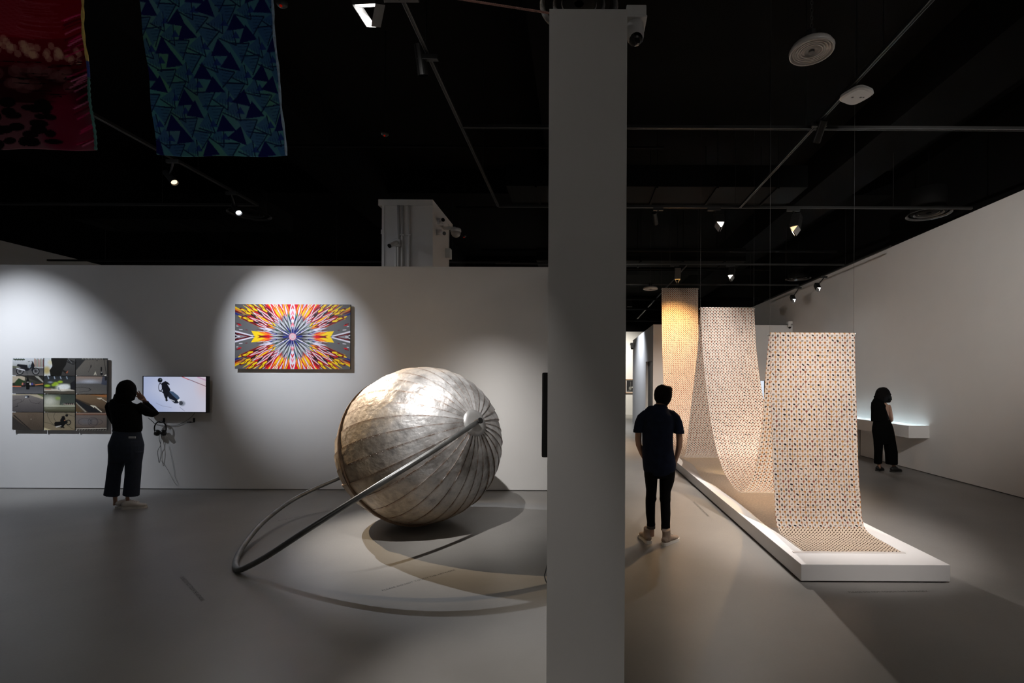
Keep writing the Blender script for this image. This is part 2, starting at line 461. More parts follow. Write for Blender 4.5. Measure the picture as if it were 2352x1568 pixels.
def highbay(c, label, s=1.0):
    r = empty('high_bay_lamp', c, label, 'ceiling lamp')
    c = Vector(c)
    mr = mat('lamp_disc_grey', (.42, .40, .38), .3, noise=.05)
    ml = mat('lamp_lens_ring', (.60, .58, .56), .2)
    MB().lathe([(.0, .012), (.05 * s, .012), (.052 * s, .0), (.06 * s, .012), (.15 * s, .012), (.155 * s, -.004), (.165 * s, -.004), (.168 * s, .02), (.15 * s, .05), (.07 * s, .08), (0, .08)], c, 40).build('body', mr, r, smooth=True)
    bo = bpy.data.objects[-1] if False else r.children[0]
    for rr in (.075, .095, .115, .135):
        MB().lathe([(rr * s, .012), (rr * s, .004), ((rr + .007) * s, .004), ((rr + .007) * s, .012)], c, 40).build('lens_ring', ml, bo, smooth=True)
    MB().lathe([(0, -.006), (.022 * s, -.006), (.022 * s, .012)], c, 20).build('sensor', mat('sensor_grey', (.12, .12, .12), .4), r)
    MB().cyl(c + Vector((0, 0, .08)), c + Vector((0, 0, .17)), .035 * s, n=16).build('driver', M_HOUSING, r)
    ch = MB(); z = c.z + .17; k = 0
    while z < 5.98 and k < 60:
        for j in range(8):
            a0 = 2 * math.pi * j / 8; a1 = 2 * math.pi * (j + 1) / 8
            def P(a):
                h = .010 * math.cos(a); w = .018 * math.sin(a)
                return Vector((c.x + (h if k % 2 else 0), c.y + (0 if k % 2 else h), z + .015 + w))
            ch.cyl(P(a0), P(a1), .0025, n=4)
        z += .03; k += 1
    ch.build('chain', M_TRACK_LIP, r)
highbay(at(1864, 120, 3.86), 'round ribbed lamp disc on a chain at the upper right')
highbay(at(1494, 664, 13.7), 'small far round lamp disc left of the tallest cloth', 1.25)

def access_point(c):
    r = empty('wireless_access_point', c, 'white rounded square wireless unit on the dark ceiling', 'access point')
    c = Vector(c); vs = []; n = 40
    def ring(s, z):
        out = []
        for k in range(n):
            t = 2 * math.pi * k / n + .5
            cs, sn = math.cos(t), math.sin(t)
            x = math.copysign(abs(cs) ** .55, cs) * s; y = math.copysign(abs(sn) ** .55, sn) * s
            a = .45
            out.append(c + Vector((x * math.cos(a) - y * math.sin(a), x * math.sin(a) + y * math.cos(a), z)))
        return out
    vs = ring(.11, 0) + ring(.125, .012) + ring(.12, .04)
    fs = [tuple(range(n))]
    for i in range(2):
        for k in range(n):
            fs.append((i * n + k, i * n + (k + 1) % n, (i + 1) * n + (k + 1) % n, (i + 1) * n + k))
    fs.append(tuple(2 * n + k for k in range(n)))
    MB().add(vs, fs).build('case', M_PLASTIC_W, r, smooth=False)
    for i, (x, w) in enumerate(((-.05, .022), (.03, .02), (.06, .014))):
        for j in range(2):
            MB().box(c.x + x, c.x + x + w, c.y - .012 + j * .012, c.y - .006 + j * .012, c.z - .0015, c.z + .001).build('print_mark', M_PLASTIC_B, r)
    MB().cyl(c + Vector((0, 0, .04)), (c.x, c.y, 6.0), .008, n=8).build('hanger_rod', M_TRACK, r)
access_point(at(1967, 224, 4.65))

# small red standby lights on dark detectors
for (u, v, Y, lb) in ((647, 15, 4.0, 'small dark detector with red light right of the blue banner'), (884, 312, 6.0, 'small dark detector with red light above the ball'), (1066, 545, 9.8, 'tiny dark detector with red light right of the column')):
    c = at(u, v, Y)
    r = empty('smoke_detector', c, lb, 'detector')
    MB().lathe([(0, 0), (.03, .002), (.045, .02), (.045, .04), (0, .04)], c, 20).build('body', M_HOUSING, r, smooth=True)
    MB().sphere(c + Vector((0, -.012, -.002)), .012, n=8, m=6).build('indicator', emission_mat('red_indicator', (1, .03, .01), .12), r)
    MB().cyl(c + Vector((0, 0, .04)), (c.x, c.y, 6.0), .008, n=8).build('conduit', M_TRACK, r)

# ------------------------------------------------------------------ security cameras
def dome_camera(name_label, base, facing, s=1.0):
    """white bracket box with a turret dome below"""
    b = Vector(base)
    r = empty('security_camera', b, name_label, 'camera')
    MB().box(b.x - .07 * s, b.x + .07 * s, b.y - .07 * s, b.y + .07 * s, b.z, b.z + .075 * s).build('junction_box', M_PLASTIC_W, r, bevel=.006 * s)
    MB().box(b.x - .075 * s, b.x + .075 * s, b.y - .075 * s, b.y + .075 * s, b.z - .014 * s, b.z).build('mount_plate', M_PLASTIC_W, r, bevel=.004 * s)
    MB().lathe([(.058 * s, -.014 * s), (.062 * s, -.05 * s), (.062 * s, -.10 * s), (.055 * s, -.125 * s), (.045 * s, -.14 * s)], b, 32).build('dome_shell', M_PLASTIC_W, r, smooth=True)
    f = Vector(facing).normalized()
    c = b + Vector((0, 0, -.115 * s)) + f * .012 * s
    MB().sphere(c, .05 * s, n=24, m=14).build('lens_dome', M_BLACK_GLASS, r, smooth=True)
    return r
dome_camera('white dome security camera on the upper right side of the pillar', (0.217 + .05, 2.36, at(1465, 52, 2.36).z), (.2, -1, -.5), .68)
dome_camera('small white dome camera at the left side of the building column', (cX0 - .055, cY0 + .25, 4.16), (-.6, -.5, -.5), .8)
dome_camera('small white camera high at the right end of the far white block', (6.28, 14.43, 3.42), (-.3, -1, -.3), .9)
dome_camera('tiny white camera at the top of the far block beside the bright room', (2.15, 19.6, 3.16), (-.3, -1, -.3), 1.1)

def bullet_camera(label, p, d, s=1.0):
    p = Vector(p); d = Vector(d).normalized()
    r = empty('bullet_camera', p, label, 'camera')
    MB().box(p.x - .055 * s, p.x + .055 * s, p.y - .05 * s, p.y, p.z - .055 * s, p.z + .055 * s).build('junction_box', M_PLASTIC_W, r, bevel=.005 * s)
    a = p + Vector((0, -.05 * s, 0)); e = a + d * .17 * s
    MB().cyl(a, e, .035 * s, .038 * s, 20).build('barrel', M_PLASTIC_W, r, smooth=False)
    MB().cyl(e, e + d * .012 * s, .034 * s, .034 * s, 20).build('lens_front', M_BLACK_GLASS, r)
bullet_camera('white bullet camera on the front of the building column', (-3.0, cY0 - .04, 3.92), (-.35, -.8, -.55), 1.0)
bullet_camera('upper white bullet camera on the right side of the column', (cX1 + .048, cY0 + .30, 4.38), (.5, -.8, -.1), .9)
bullet_camera('lower white bullet camera on the right side of the column', (cX1 + .048, cY0 + .22, 4.17), (.75, -.6, -.3), .9)
for lb, p, dims in (('white junction box on the right rear corner of the column', (cX1 + .045, cY0 + .80, 3.97), (.045, .06, .09)),):
    MB().box(p[0] - dims[0], p[0] + dims[0], p[1] - dims[1], p[1] + dims[1], p[2] - dims[2], p[2] + dims[2]).build('junction_box', M_PLASTIC_W, None, bevel=.008, label=lb, cat='junction box')
r = empty('ptz_camera', (cX1 + .22, cY0 + .62, 4.30), 'round glassy dome camera on the right side of the column', 'camera')
MB().sphere((cX1 + .22, cY0 + .62, 4.30), .085, n=24, m=14).build('glass_dome', mat('smoky_dome', (.30, .29, .28), .08), r, smooth=True)
MB().lathe([(0, .10), (.09, .09), (.095, .05), (.09, .03)], (cX1 + .22, cY0 + .62, 4.28), 24).build('cap', M_PLASTIC_W, r, smooth=True)
MB().box(cX1, cX1 + .22, cY0 + .59, cY0 + .65, 4.36, 4.40).build('arm', M_PLASTIC_W, r)

# ------------------------------------------------------------------ flat prints: drawn shape by shape, stored as colours on a fine grid
class Canvas:
    """a drawing board in unit coordinates x 0..1 (left to right), y 0..1 (bottom to top); colours are sRGB 0..255"""
    def __init__(self, w, h, bg, ss=3):
        self.w, self.h, self.ss = w, h, ss
        self.W, self.H = w * ss, h * ss
        self.a = np.empty((self.H, self.W, 3), float)
        self.a[:] = bg
        ys, xs = np.mgrid[0:self.H, 0:self.W]
        self.X = (xs + .5) / self.W
        self.Y = 1 - (ys + .5) / self.H
    def mix(self, m, col):
        self.a = self.a * (1 - m[..., None]) + np.asarray(col, float) * m[..., None]
    def vgrad(self, y0, y1, c0, c1):
        t = np.clip((self.Y - y0) / (y1 - y0), 0, 1)[..., None]
        sel = ((self.Y >= min(y0, y1)) & (self.Y <= max(y0, y1)))[..., None]
        self.a = np.where(sel, np.asarray(c0) * (1 - t) + np.asarray(c1) * t, self.a)
    def poly(self, pts, col, op=1.0):
        pts = [(float(p[0]), float(p[1])) for p in pts]
        x0 = max(0, int(min(p[0] for p in pts) * self.W) - 1); x1 = min(self.W, int(max(p[0] for p in pts) * self.W) + 2)
        y0 = max(0, int((1 - max(p[1] for p in pts)) * self.H) - 1); y1 = min(self.H, int((1 - min(p[1] for p in pts)) * self.H) + 2)
        if x1 <= x0 or y1 <= y0: return
        X = self.X[y0:y1, x0:x1]; Y = self.Y[y0:y1, x0:x1]
        ins = np.zeros(X.shape, bool)
        n = len(pts)
        for i in range(n):
            ax, ay = pts[i]; bx, by = pts[(i + 1) % n]
            if ay == by: continue
            c = ((ay > Y) != (by > Y)) & (X < (bx - ax) * (Y - ay) / (by - ay) + ax)
            ins ^= c
        sub = self.a[y0:y1, x0:x1]
        sub[ins] = sub[ins] * (1 - op) + np.asarray(col, float) * op
    def ell(self, cx, cy, rx, ry, col, op=1.0, soft=0.0):
        d = np.sqrt(((self.X - cx) / rx) ** 2 + ((self.Y - cy) / ry) ** 2)
        m = np.clip((1 - d) / soft, 0, 1) if soft > 0 else (d < 1).astype(float)
        self.mix(m * op, col)
    def ring(self, cx, cy, rx, ry, w, col, op=1.0):
        d = np.sqrt(((self.X - cx) / rx) ** 2 + ((self.Y - cy) / ry) ** 2)
        self.mix((abs(d - 1) < w).astype(float) * op, col)
    def line(self, pts, w, col, op=1.0):
        asp = self.h / self.w
        for (ax, ay), (bx, by) in zip(pts[:-1], pts[1:]):
            dx, dy = bx - ax, (by - ay) * asp
            L = math.hypot(dx, dy) or 1e-6
            nx, ny = -dy / L * w / 2, dx / L * w / 2 / asp
            self.poly([(ax + nx, ay + ny), (bx + nx, by + ny), (bx - nx, by - ny), (ax - nx, ay - ny)], col, op)
    def noise(self, amp, seed=0, cell=4):
        rng = np.random.default_rng(seed)
        n = rng.normal(0, amp, (self.H // cell + 1, self.W // cell + 1))
        n = np.repeat(np.repeat(n, cell, 0), cell, 1)[:self.H, :self.W]
        self.a = self.a * (1 + n[..., None])
    def out(self):
        a = np.clip(self.a, 0, 255) / 255
        a = np.where(a <= .04045, a / 12.92, ((a + .055) / 1.055) ** 2.4)
        return a.reshape(self.h, self.ss, self.w, self.ss, 3).mean((1, 3))

def print_material(name, rough=0.5, emit=0.0, translucent=0.0, spec=0.3):
    if name in MATS: return MATS[name]
    m = bpy.data.materials.new(name); m.use_nodes = True
    nt = m.node_tree; p = nt.nodes['Principled BSDF']
    at_ = nt.nodes.new('ShaderNodeAttribute'); at_.attribute_name = 'print'
    p.inputs['Roughness'].default_value = rough
    p.inputs['Specular IOR Level'].default_value = spec
    if emit > 0:
        p.inputs['Base Color'].default_value = (.01, .01, .01, 1)
        nt.links.new(at_.outputs['Color'], p.inputs['Emission Color'])
        p.inputs['Emission Strength'].default_value = emit
    else:
        nt.links.new(at_.outputs['Color'], p.inputs['Base Color'])
    if translucent > 0:
        tr = nt.nodes.new('ShaderNodeBsdfTranslucent')
        nt.links.new(at_.outputs['Color'], tr.inputs['Color'])
        mx = nt.nodes.new('ShaderNodeMixShader'); mx.inputs[0].default_value = translucent
        nt.links.new(p.outputs[0], mx.inputs[1]); nt.links.new(tr.outputs[0], mx.inputs[2])
        nt.links.new(mx.outputs[0], nt.nodes['Material Output'].inputs[0])
    MATS[name] = m
    return m

def print_mesh(name, cv, fn, material, parent, smooth=False):
    """fn(x, y) -> point of the sheet; one colour per grid cell"""
    col = cv.out()
    h, w = cv.h, cv.w
    off = parent_world(parent)
    verts = []
    for j in range(h + 1):
        for i in range(w + 1):
            verts.append(tuple(Vector(fn(i / w, 1 - j / h)) - off))
    faces = []
    for j in range(h):
        for i in range(w):
            a = j * (w + 1) + i
            faces.append((a, a + w + 1, a + w + 2, a + 1))
    me = bpy.data.meshes.new(name)
    me.from_pydata(verts, [], faces)
    ca = me.color_attributes.new('print', 'FLOAT_COLOR', 'CORNER')
    c4 = np.ones((h * w, 4, 4), np.float32)
    c4[:, :, :3] = col.reshape(h * w, 1, 3)
    ca.data.foreach_set('color', c4.ravel())
    if smooth:
        for p in me.polygons: p.use_smooth = True
    me.materials.append(material)
    o = bpy.data.objects.new(name, me)
    COL.objects.link(o)
    o.parent = parent
    return o

M_PHOTO = print_material('photo_print', .45)

# ---- kaleidoscope panel
def kaleido():
    rng = random.Random(11)
    cv = Canvas(268, 150, (98, 98, 100), 3)
    asp = 150 / 268.0
    RED, DRED, YEL, ORA, WHI, BLK = (214, 12, 32), (112, 12, 26), (246, 208, 24), (240, 132, 28), (226, 222, 234), (26, 18, 24)
    BLU, GRN, GRY, PNK, LIL = (28, 38, 128), (16, 84, 62), (142, 146, 152), (240, 120, 140), (196, 182, 214)
    def P(pts, col, op=1.0):
        for sx in (1, -1):
            for sy in (1, -1):
                cv.poly([(.5 + sx * x / 2, .5 + sy * y / (2 * asp)) for x, y in pts], col, op)
    def spike(ang, r0, r1, w, col, mid=.45, bend=0.0, op=1.0):
        ang = math.radians(ang)
        c, s = math.cos(ang), math.sin(ang)
        def q(r, t):
            t += bend * (r - r0) ** 2
            return (r * c - t * s, r * s + t * c)
        rm = r0 + mid * (r1 - r0)
        P([q(r0, 0), q(rm * .6 + r0 * .4, w * .75), q(rm, w), q(r1, w * .1), q(r1, -w * .1), q(rm, -w), q(rm * .6 + r0 * .4, -w * .75)], col, op)
    def flame(ang, r0, r1, w, cols):
        for i, c in enumerate(cols):
            k = 1 - i / len(cols)
            spike(ang, r0 + (r1 - r0) * .07 * i, r1 - (r1 - r0) * .10 * i, w * k, c)
    # corner streaks on grey
    for (x, y, c) in ((.97, .50, YEL), (.97, .47, ORA), (.97, .44, DRED), (.97, .40, BLU)):
        P([(1, y + .02), (1, y - .015), (.80, y - .085)], c)
    # lettering-like logo blobs near the left and right edges
    for (x, y, w, h, c) in ((.88, .335, .10, .025, YEL), (.84, .30, .13, .035, YEL), (.94, .22, .06, .02, DRED), (.92, .20, .05, .02, RED), (.90, .12, .05, .012, WHI), (.80, .115, .03, .012, DRED), (.96, .18, .03, .012, WHI), (.72, .42, .12, .05, YEL), (.62, .46, .08, .04, BLK), (.78, .48, .08, .03, BLK)):
        a = math.atan2(y, x) * .9
        for k in range(5):
            t = (k - 2) / 2.0
            xx, yy = x + t * w * .5 * math.cos(a), y + t * w * .5 * math.sin(a)
            P([(xx - w * .16, yy - h * .55), (xx + w * .10, yy - h * .35), (xx + w * .16, yy + h * .55), (xx - w * .08, yy + h * .4)], c)
    # outer diagonal flames
    for i in range(90):
        a = rng.uniform(17, 60)
        lim = min(1.0 / math.cos(math.radians(a)), asp / math.sin(math.radians(a)))
        r1 = min(rng.uniform(.62, 1.02), lim * 1.02)
        r0 = r1 * rng.uniform(.35, .62)
        spike(a, r0, r1, rng.uniform(.012, .035), rng.choice([YEL, BLK, DRED, WHI, RED, DRED, YEL, RED, RED, ORA, BLK]), rng.uniform(.35, .6), rng.uniform(-.12, .12))
    for a, r0, r1, w in ((24, .40, .92, .05), (31, .36, .86, .05), (38, .34, .90, .055), (46, .34, .78, .05), (20, .42, .80, .04)):
        flame(a, r0, r1, w, [DRED, WHI, RED, YEL] if int(a) % 2 else [BLK, RED, WHI, DRED])
    for a, rr in ((21, .86), (28, .95), (36, .88), (44, .74)):
        ca, sa = math.cos(math.radians(a)), math.sin(math.radians(a))
        def q(r, t): return (r * ca - t * sa, r * sa + t * ca)
        P([q(rr - .16, -.018), q(rr - .06, -.040), q(rr + .10, -.012), q(rr + .08, .020), q(rr - .02, .034), q(rr - .15, .014)], DRED)
        P([q(rr - .13, -.010), q(rr - .06, -.030), q(rr - .01, -.012), q(rr + .07, -.014), q(rr + .05, .012), q(rr - .02, .024), q(rr - .06, .004), q(rr - .12, .012)], YEL)
        P([q(rr - .05, -.012), q(rr - .01, -.002), q(rr + .02, .010), q(rr - .03, .006)], BLK)
        P([q(rr - .26, -.012), q(rr - .16, -.022), q(rr - .12, .006), q(rr - .20, .014)], BLK)
    # upper and lower red / white / yellow spikes
    for i in range(70):
        a = rng.uniform(52, 90)
        r1 = rng.uniform(.45, .72); r0 = r1 * rng.uniform(.4, .65)
        spike(a, r0, r1, rng.uniform(.014, .04), rng.choice([RED, RED, WHI, YEL, DRED, WHI, LIL, ORA, RED]), rng.uniform(.4, .6), rng.uniform(-.1, .1))
    for a, r0, r1, w in ((56, .26, .78, .055), (66, .24, .72, .05), (76, .26, .70, .05), (61, .3, .8, .03)):
        flame(a, r0, r1, w, [WHI, RED, RED, YEL] if a in (56, 66) else [YEL, RED, WHI])
    for i in range(46):
        a = rng.uniform(4, 20)
        r1 = rng.uniform(.42, .80 - .012 * a); r0 = r1 * rng.uniform(.35, .6)
        spike(a, r0, r1, rng.uniform(.006, .020), rng.choice([WHI, LIL, BLK, DRED, WHI, RED, ORA, (190, 192, 200)]), rng.uniform(.4, .6), rng.uniform(-.1, .1))
    # horizontal arrows: yellow to red, black chevrons at the ends
    P([(.28, 0), (.52, .08), (.72, .10), (.66, 0)], YEL)
    P([(.30, .02), (.52, .085), (.60, .075), (.45, .02)], ORA)
    P([(.30, .045), (.44, .055), (.50, .085), (.34, .06)], RED)
    P([(.24, 0), (.42, .03), (.58, .012), (.58, 0)], RED)
    P([(.40, .0), (.62, .028), (.56, 0)], DRED)
    P([(.64, 0), (1.0, .085), (1.0, 0)], BLK)
    P([(.66, .012), (1.0, .105), (1.0, .075), (.70, .004)], WHI)
    P([(.74, .0), (.96, .06), (1.0, .055), (.84, 0)], DRED)
    P([(.90, 0), (1.0, .038), (1.0, .022), (.95, 0)], WHI)
    P([(.78, 0), (.93, .03), (.99, .02), (.88, 0)], GRY)
    # inner white and grey petals
    for i in range(150):
        a = rng.uniform(0, 90)
        r1 = rng.uniform(.20, .44); r0 = r1 * rng.uniform(.2, .55)
        spike(a, r0, r1, rng.uniform(.007, .022), rng.choice([WHI, GRY, GRY, (112, 116, 126), BLK, LIL, (176, 178, 188), BLK, BLU, GRN]), rng.uniform(.35, .65), rng.uniform(-.2, .2))
    for a in range(3, 90, 12):
        spike(a, .05, .40, .026, GRY, .6); spike(a + 1.5, .08, .38, .008, (206, 208, 216), .65); spike(a - 3.5, .07, .36, .007, BLK, .5)
    for i in range(30):
        a = rng.uniform(0, 90)
        spike(a, .05, rng.uniform(.14, .30), rng.uniform(.004, .010), rng.choice([BLU, BLK, BLU, GRN, WHI, BLK]), .5)
    # vertical axis: pink and red lozenges
    P([(0, .20), (.045, .33), (.03, .56), (0, .56)], WHI)
    for y, c in ((.20, PNK), (.32, RED), (.40, PNK), (.50, RED)):
        P([(0, y + .06), (.03, y - .02), (.016, y - .03), (0, y + .01)], c)
    P([(.06, .40), (.10, .58), (.03, .58)], RED)
    for k in range(16):
        a = math.radians(k * 22.5 + 6)
        cv.line([(.5 + .03 * math.cos(a), .5 + .03 * math.sin(a) / asp), (.5 + .085 * math.cos(a), .5 + .085 * math.sin(a) / asp)], .006, BLU)
    cv.ell(.5, .5, .031, .031 / asp, (226, 110, 128)); cv.ell(.5, .5, .027, .027 / asp, (205, 196, 204)); cv.ell(.5, .5, .020, .020 / asp, (228, 130, 146)); cv.ell(.5, .5, .015, .015 / asp, (200, 188, 196))
    return cv
x0, x1, z0, z1, yk = -5.165, -3.436, 1.824, 2.796, 7.25
r = empty('kaleidoscope_panel', ((x0 + x1) / 2, yk, z0), 'wide kaleidoscopic panel bursting in red, yellow and white from its centre', 'artwork')
MB().box(x0, x1, yk + .001, yk + .03, z0, z1).build('panel', mat('panel_edge_grey', (.10, .10, .10), .5), r)
MB().box(x0 + .1, x1 - .1, yk + .03, YB, z0 + .1, z1 - .1).build('mounting_batten', M_PLASTIC_B, r)
print_mesh('printed_face', kaleido(), lambda x, y: (x0 + (x1 - x0) * x, yk, z0 + (z1 - z0) * y), M_PHOTO, r)

# ---- grid of twelve photographs
def moto_side(c, x, y, s, col=(22, 24, 30), flip=1):
    a = c.w / c.h
    def q(px, py): return (x + flip * px * s, y + py * s * a)
    for wx in (-.26, .30):
        c.ring(*q(wx, 0), .115 * s, .115 * s * a, .16, (20, 20, 22)); c.ring(*q(wx, 0), .085 * s, .085 * s * a, .08, (150, 150, 150)); c.ell(*q(wx, 0), .03 * s, .03 * s * a, (40, 40, 42))
    c.poly([q(-.38, .20), q(-.34, .26), q(0, .23), q(.02, .12), q(-.1, .06), q(-.2, .12)], col)
    c.poly([q(-.38, .13), q(-.06, .04), q(-.06, .01), q(-.38, .09)], (205, 205, 208))
    c.poly([q(.02, .12), q(.12, .20), q(.17, .33), q(.11, .37), q(.20, .35), q(.26, .2), q(.20, .02), q(.14, .0), q(.16, .12), q(.02, .02), q(-.1, .02), q(-.06, .1)], col)
    c.line([q(.10, .36), q(.02, .34)], .018 * s, (15, 15, 16)); c.line([q(.19, .2), q(.30, 0)], .03 * s, (28, 28, 30))
    c.line([q(-.02, .03), q(.0, -.11)], .012 * s, (15, 15, 16))
    c.poly([q(.02, .18), q(.10, .27), q(.13, .16), q(.06, .1)], (120, 132, 140))
def ph(i):
    c = Canvas(74, 43, (90, 88, 86), 3)
    if i == 0:
        c.vgrad(0, .42, (98, 96, 94), (72, 72, 74)); c.vgrad(.42, 1, (150, 152, 150), (196, 200, 204))
        for k in range(9): c.poly([(.70 + k * .035, .5), (.70 + k * .035, .98 - .05 * (k % 3)), (.725 + k * .035, .98), (.725 + k * .035, .5)], (150 - 14 * (k % 4), 120 - 10 * (k % 3), 96))
        for k in range(14): c.ell(.05 + .025 * k, .93 - .02 * (k % 3), .03, .04, (52, 64, 50))
        c.poly([(0, .42), (0, .55), (.2, .52), (.2, .42)], (92, 94, 78)); moto_side(c, .48, .24, .92)
    elif i == 1:
        c.vgrad(0, 1, (58, 56, 54), (74, 74, 72)); c.poly([(0, .0), (0, 1), (.22, 1), (.26, .55), (.18, .3), (.2, 0)], (196, 200, 200)); c.ell(.08, .3, .16, .3, (168, 150, 96), .9, .6); c.ell(.2, .75, .12, .2, (210, 196, 140), .6, .8)
        c.poly([(.20, 0), (.17, .3), (.28, .55), (.22, .9), (.24, 1), (.76, 1), (.70, .6), (.62, .4), (.56, .1), (.56, 0)], (20, 19, 16)); c.poly([(.6, .35), (.76, .2), (.70, .1), (.56, .3)], (30, 28, 26)); c.poly([(.70, .18), (.78, .3), (.76, .16), (.72, .12)], (150, 84, 60))
        for k in range(5): c.ring(.78 + .04 * k, .85 - .03 * k, .05, .09, .2, (26, 26, 26)); 
        c.line([(.77, .98), (.9, .7)], .02, (150, 150, 150), .6)
    elif i == 2:
        c.vgrad(0, 1, (96, 92, 86), (108, 102, 94)); c.poly([(0, .3), (0, 1), (.34, 1)], (44, 44, 44)); c.poly([(0, .88), (0, 1), (1, 1), (1, .93)], (50, 52, 50))
        for k in range(14): c.line([(.2 + k * .05, .93), (.21 + k * .05, 1)], .012, (196, 190, 176))
        c.line([(.9, 1), (.99, 0)], .02, (40, 38, 36)); c.poly([(.475, .62), (.50, .64), (.50, .50), (.46, .44)], (24, 22, 20)); c.line([(.47, .46), (.40, .2)], .012, (30, 28, 26), .7)
        c.ell(.82, .45, .025, .06, (20, 20, 20)); c.poly([(.79, .4), (.85, .4), (.83, .22), (.80, .24)], (22, 22, 22)); c.ell(.83, .12, .04, .1, (22, 22, 24)); c.ell(.83, .2, .02, .02, (200, 200, 196))
        c.poly([(.57, .03), (.63, .26), (.67, .03), (.645, .03), (.625, .12), (.60, .03)], (206, 200, 178)); c.poly([(.90, 0), (.98, .09), (.99, 0)], (220, 216, 206)); c.ell(.68, .9, .012, .07, (24, 24, 24))
    elif i == 3:
        c.vgrad(0, .42, (96, 96, 98), (72, 72, 74)); c.vgrad(.42, 1, (30, 36, 28), (90, 84, 74)); c.poly([(0, .6), (0, 1), (.4, 1), (.4, .75), (.1, .65)], (172, 160, 140)); c.poly([(.08, .66), (.2, .88), (.42, .7), (.36, .48), (.1, .48)], (40, 58, 34))
        c.poly([(.3, 1), (1, 1), (1, .58), (.55, .85)], (40, 38, 34)); c.poly([(.72, 1), (.84, 1), (1, .70), (1, .62)], (150, 148, 138)); c.line([(0, .42), (.28, .41)], .03, (196, 110, 76)); c.line([(.74, .5), (1, .56)], .03, (190, 120, 80))
        for k, (xx, cc) in enumerate(((.33, (170, 110, 90)), (.38, (60, 40, 60)), (.57, (190, 180, 170)), (.64, (70, 70, 140)), (.70, (80, 60, 60)))): c.ell(xx, .54, .03, .09, cc); c.ell(xx, .44, .035, .05, (26, 24, 24))
        c.poly([(.44, .72), (.47, .84), (.53, .84), (.55, .70), (.56, .4), (.55, .24), (.45, .24), (.44, .45)], (14, 14, 15)); c.ell(.495, .88, .03, .05, (16, 15, 15)); c.line([(.47, .66), (.53, .66)], .016, (196, 190, 182))
    elif i == 4:
        c.vgrad(0, 1, (84, 78, 66), (40, 44, 48)); c.poly([(0, .28), (0, .6), (1, .6), (1, .28)], (60, 66, 52))
        for k in range(9): c.line([(.02 + .1 * k, 1), (.05 + .1 * k, .84)], .03, (150, 160, 172) if k % 2 else (36, 40, 44))
        for (x, y, rx, ry) in ((.1, .46, .13, .09), (.38, .56, .12, .16), (.52, .68, .11, .1), (.3, .5, .08, .1)): c.ell(x, y, rx, ry, (148, 178, 48), 1, .5)
        c.ell(.2, .66, .12, .08, (150, 160, 180), .8, .7); c.ell(.6, .36, .28, .26, (235, 236, 230), 1, .5); c.ell(.72, .42, .2, .2, (225, 228, 226), .9, .6); c.poly([(0, .16), (0, .3), (.9, .27), (1, .17)], (222, 214, 196), .75); c.line([(.02, .26), (.22, .26)], .03, (170, 120, 96)); c.poly([(.86, .25), (.84, .6), (1, .8), (1, .22)], (30, 30, 34)); c.ell(.47, .3, .03, .12, (130, 136, 140), .8, .4); c.line([(.5, .24), (.53, .17)], .012, (40, 40, 46))
    elif i == 5:
        c.vgrad(0, .6, (104, 100, 94), (92, 90, 88)); c.vgrad(.6, 1, (128, 130, 136), (150, 130, 116)); c.ell(.45, .72, .4, .16, (186, 190, 200), .8, .8); c.poly([(.82, .55), (.86, 1), (1, 1), (1, .5)], (60, 66, 84), .8); c.poly([(.94, .75), (.93, .98), (1, 1), (1, .8)], (26, 26, 30)); c.line([(0, .36), (.25, .38), (.42, .32), (.5, .24)], .012, (34, 32, 30)); c.line([(.5, .24), (.4, .16), (.1, .1)], .012, (40, 38, 36)); c.line([(.42, .33), (.48, .24)], .024, (24, 24, 24))
    elif i == 6:
        c.vgrad(0, 1, (76, 72, 72), (122, 116, 112)); c.poly([(0, .94), (0, 1), (1, 1), (1, .72), (.55, .96)], (176, 166, 142)); c.poly([(.8, 1), (1, 1), (1, .85)], (88, 100, 62)); c.poly([(.40, .88), (.48, .94), (.55, .88), (.52, .80), (.42, .82)], (70, 76, 86)); c.ell(.44, .84, .03, .04, (220, 222, 224)); c.ell(.53, .86, .018, .06, (20, 20, 22))
        for pts in ([(.02, .62), (.2, .74), (.3, .68), (.28, .56), (.15, .46), (.16, .34), (.02, .2)], [(.55, .72), (.6, .56), (.75, .48), (.92, .46)], [(.39, .74), (.34, .6), (.25, .54)], [(.92, .6), (.84, .48)]): c.line(pts, .010, (52, 48, 48))
        c.line([(.1, .28), (.19, .34)], .02, (30, 28, 28))
    elif i == 7:
        c.vgrad(0, .4, (62, 60, 44), (150, 152, 128)); c.vgrad(.4, 1, (140, 140, 118), (66, 74, 64)); c.ell(.18, .62, .4, .5, (206, 206, 190), .9, .8); c.ell(.45, .78, .12, .14, (140, 160, 88), .9, .6); c.poly([(.5, .4), (.55, .95), (1, 1), (1, .42)], (60, 68, 62), .8)
        for k in range(6): c.ell(.62 + .06 * k, .48, .03, .04, (36, 34, 34)); c.ell(.65 + .06 * k, .45, .02, .03, (170, 150, 140))
        c.ring(.63, .42, .05, .08, .15, (110, 118, 110)); c.poly([(0, .3), (0, .42), (.6, .36), (1, .38), (1, .3)], (190, 190, 170), .7); c.line([(0, .24), (1, .26)], .02, (96, 94, 76))
    elif i == 8:
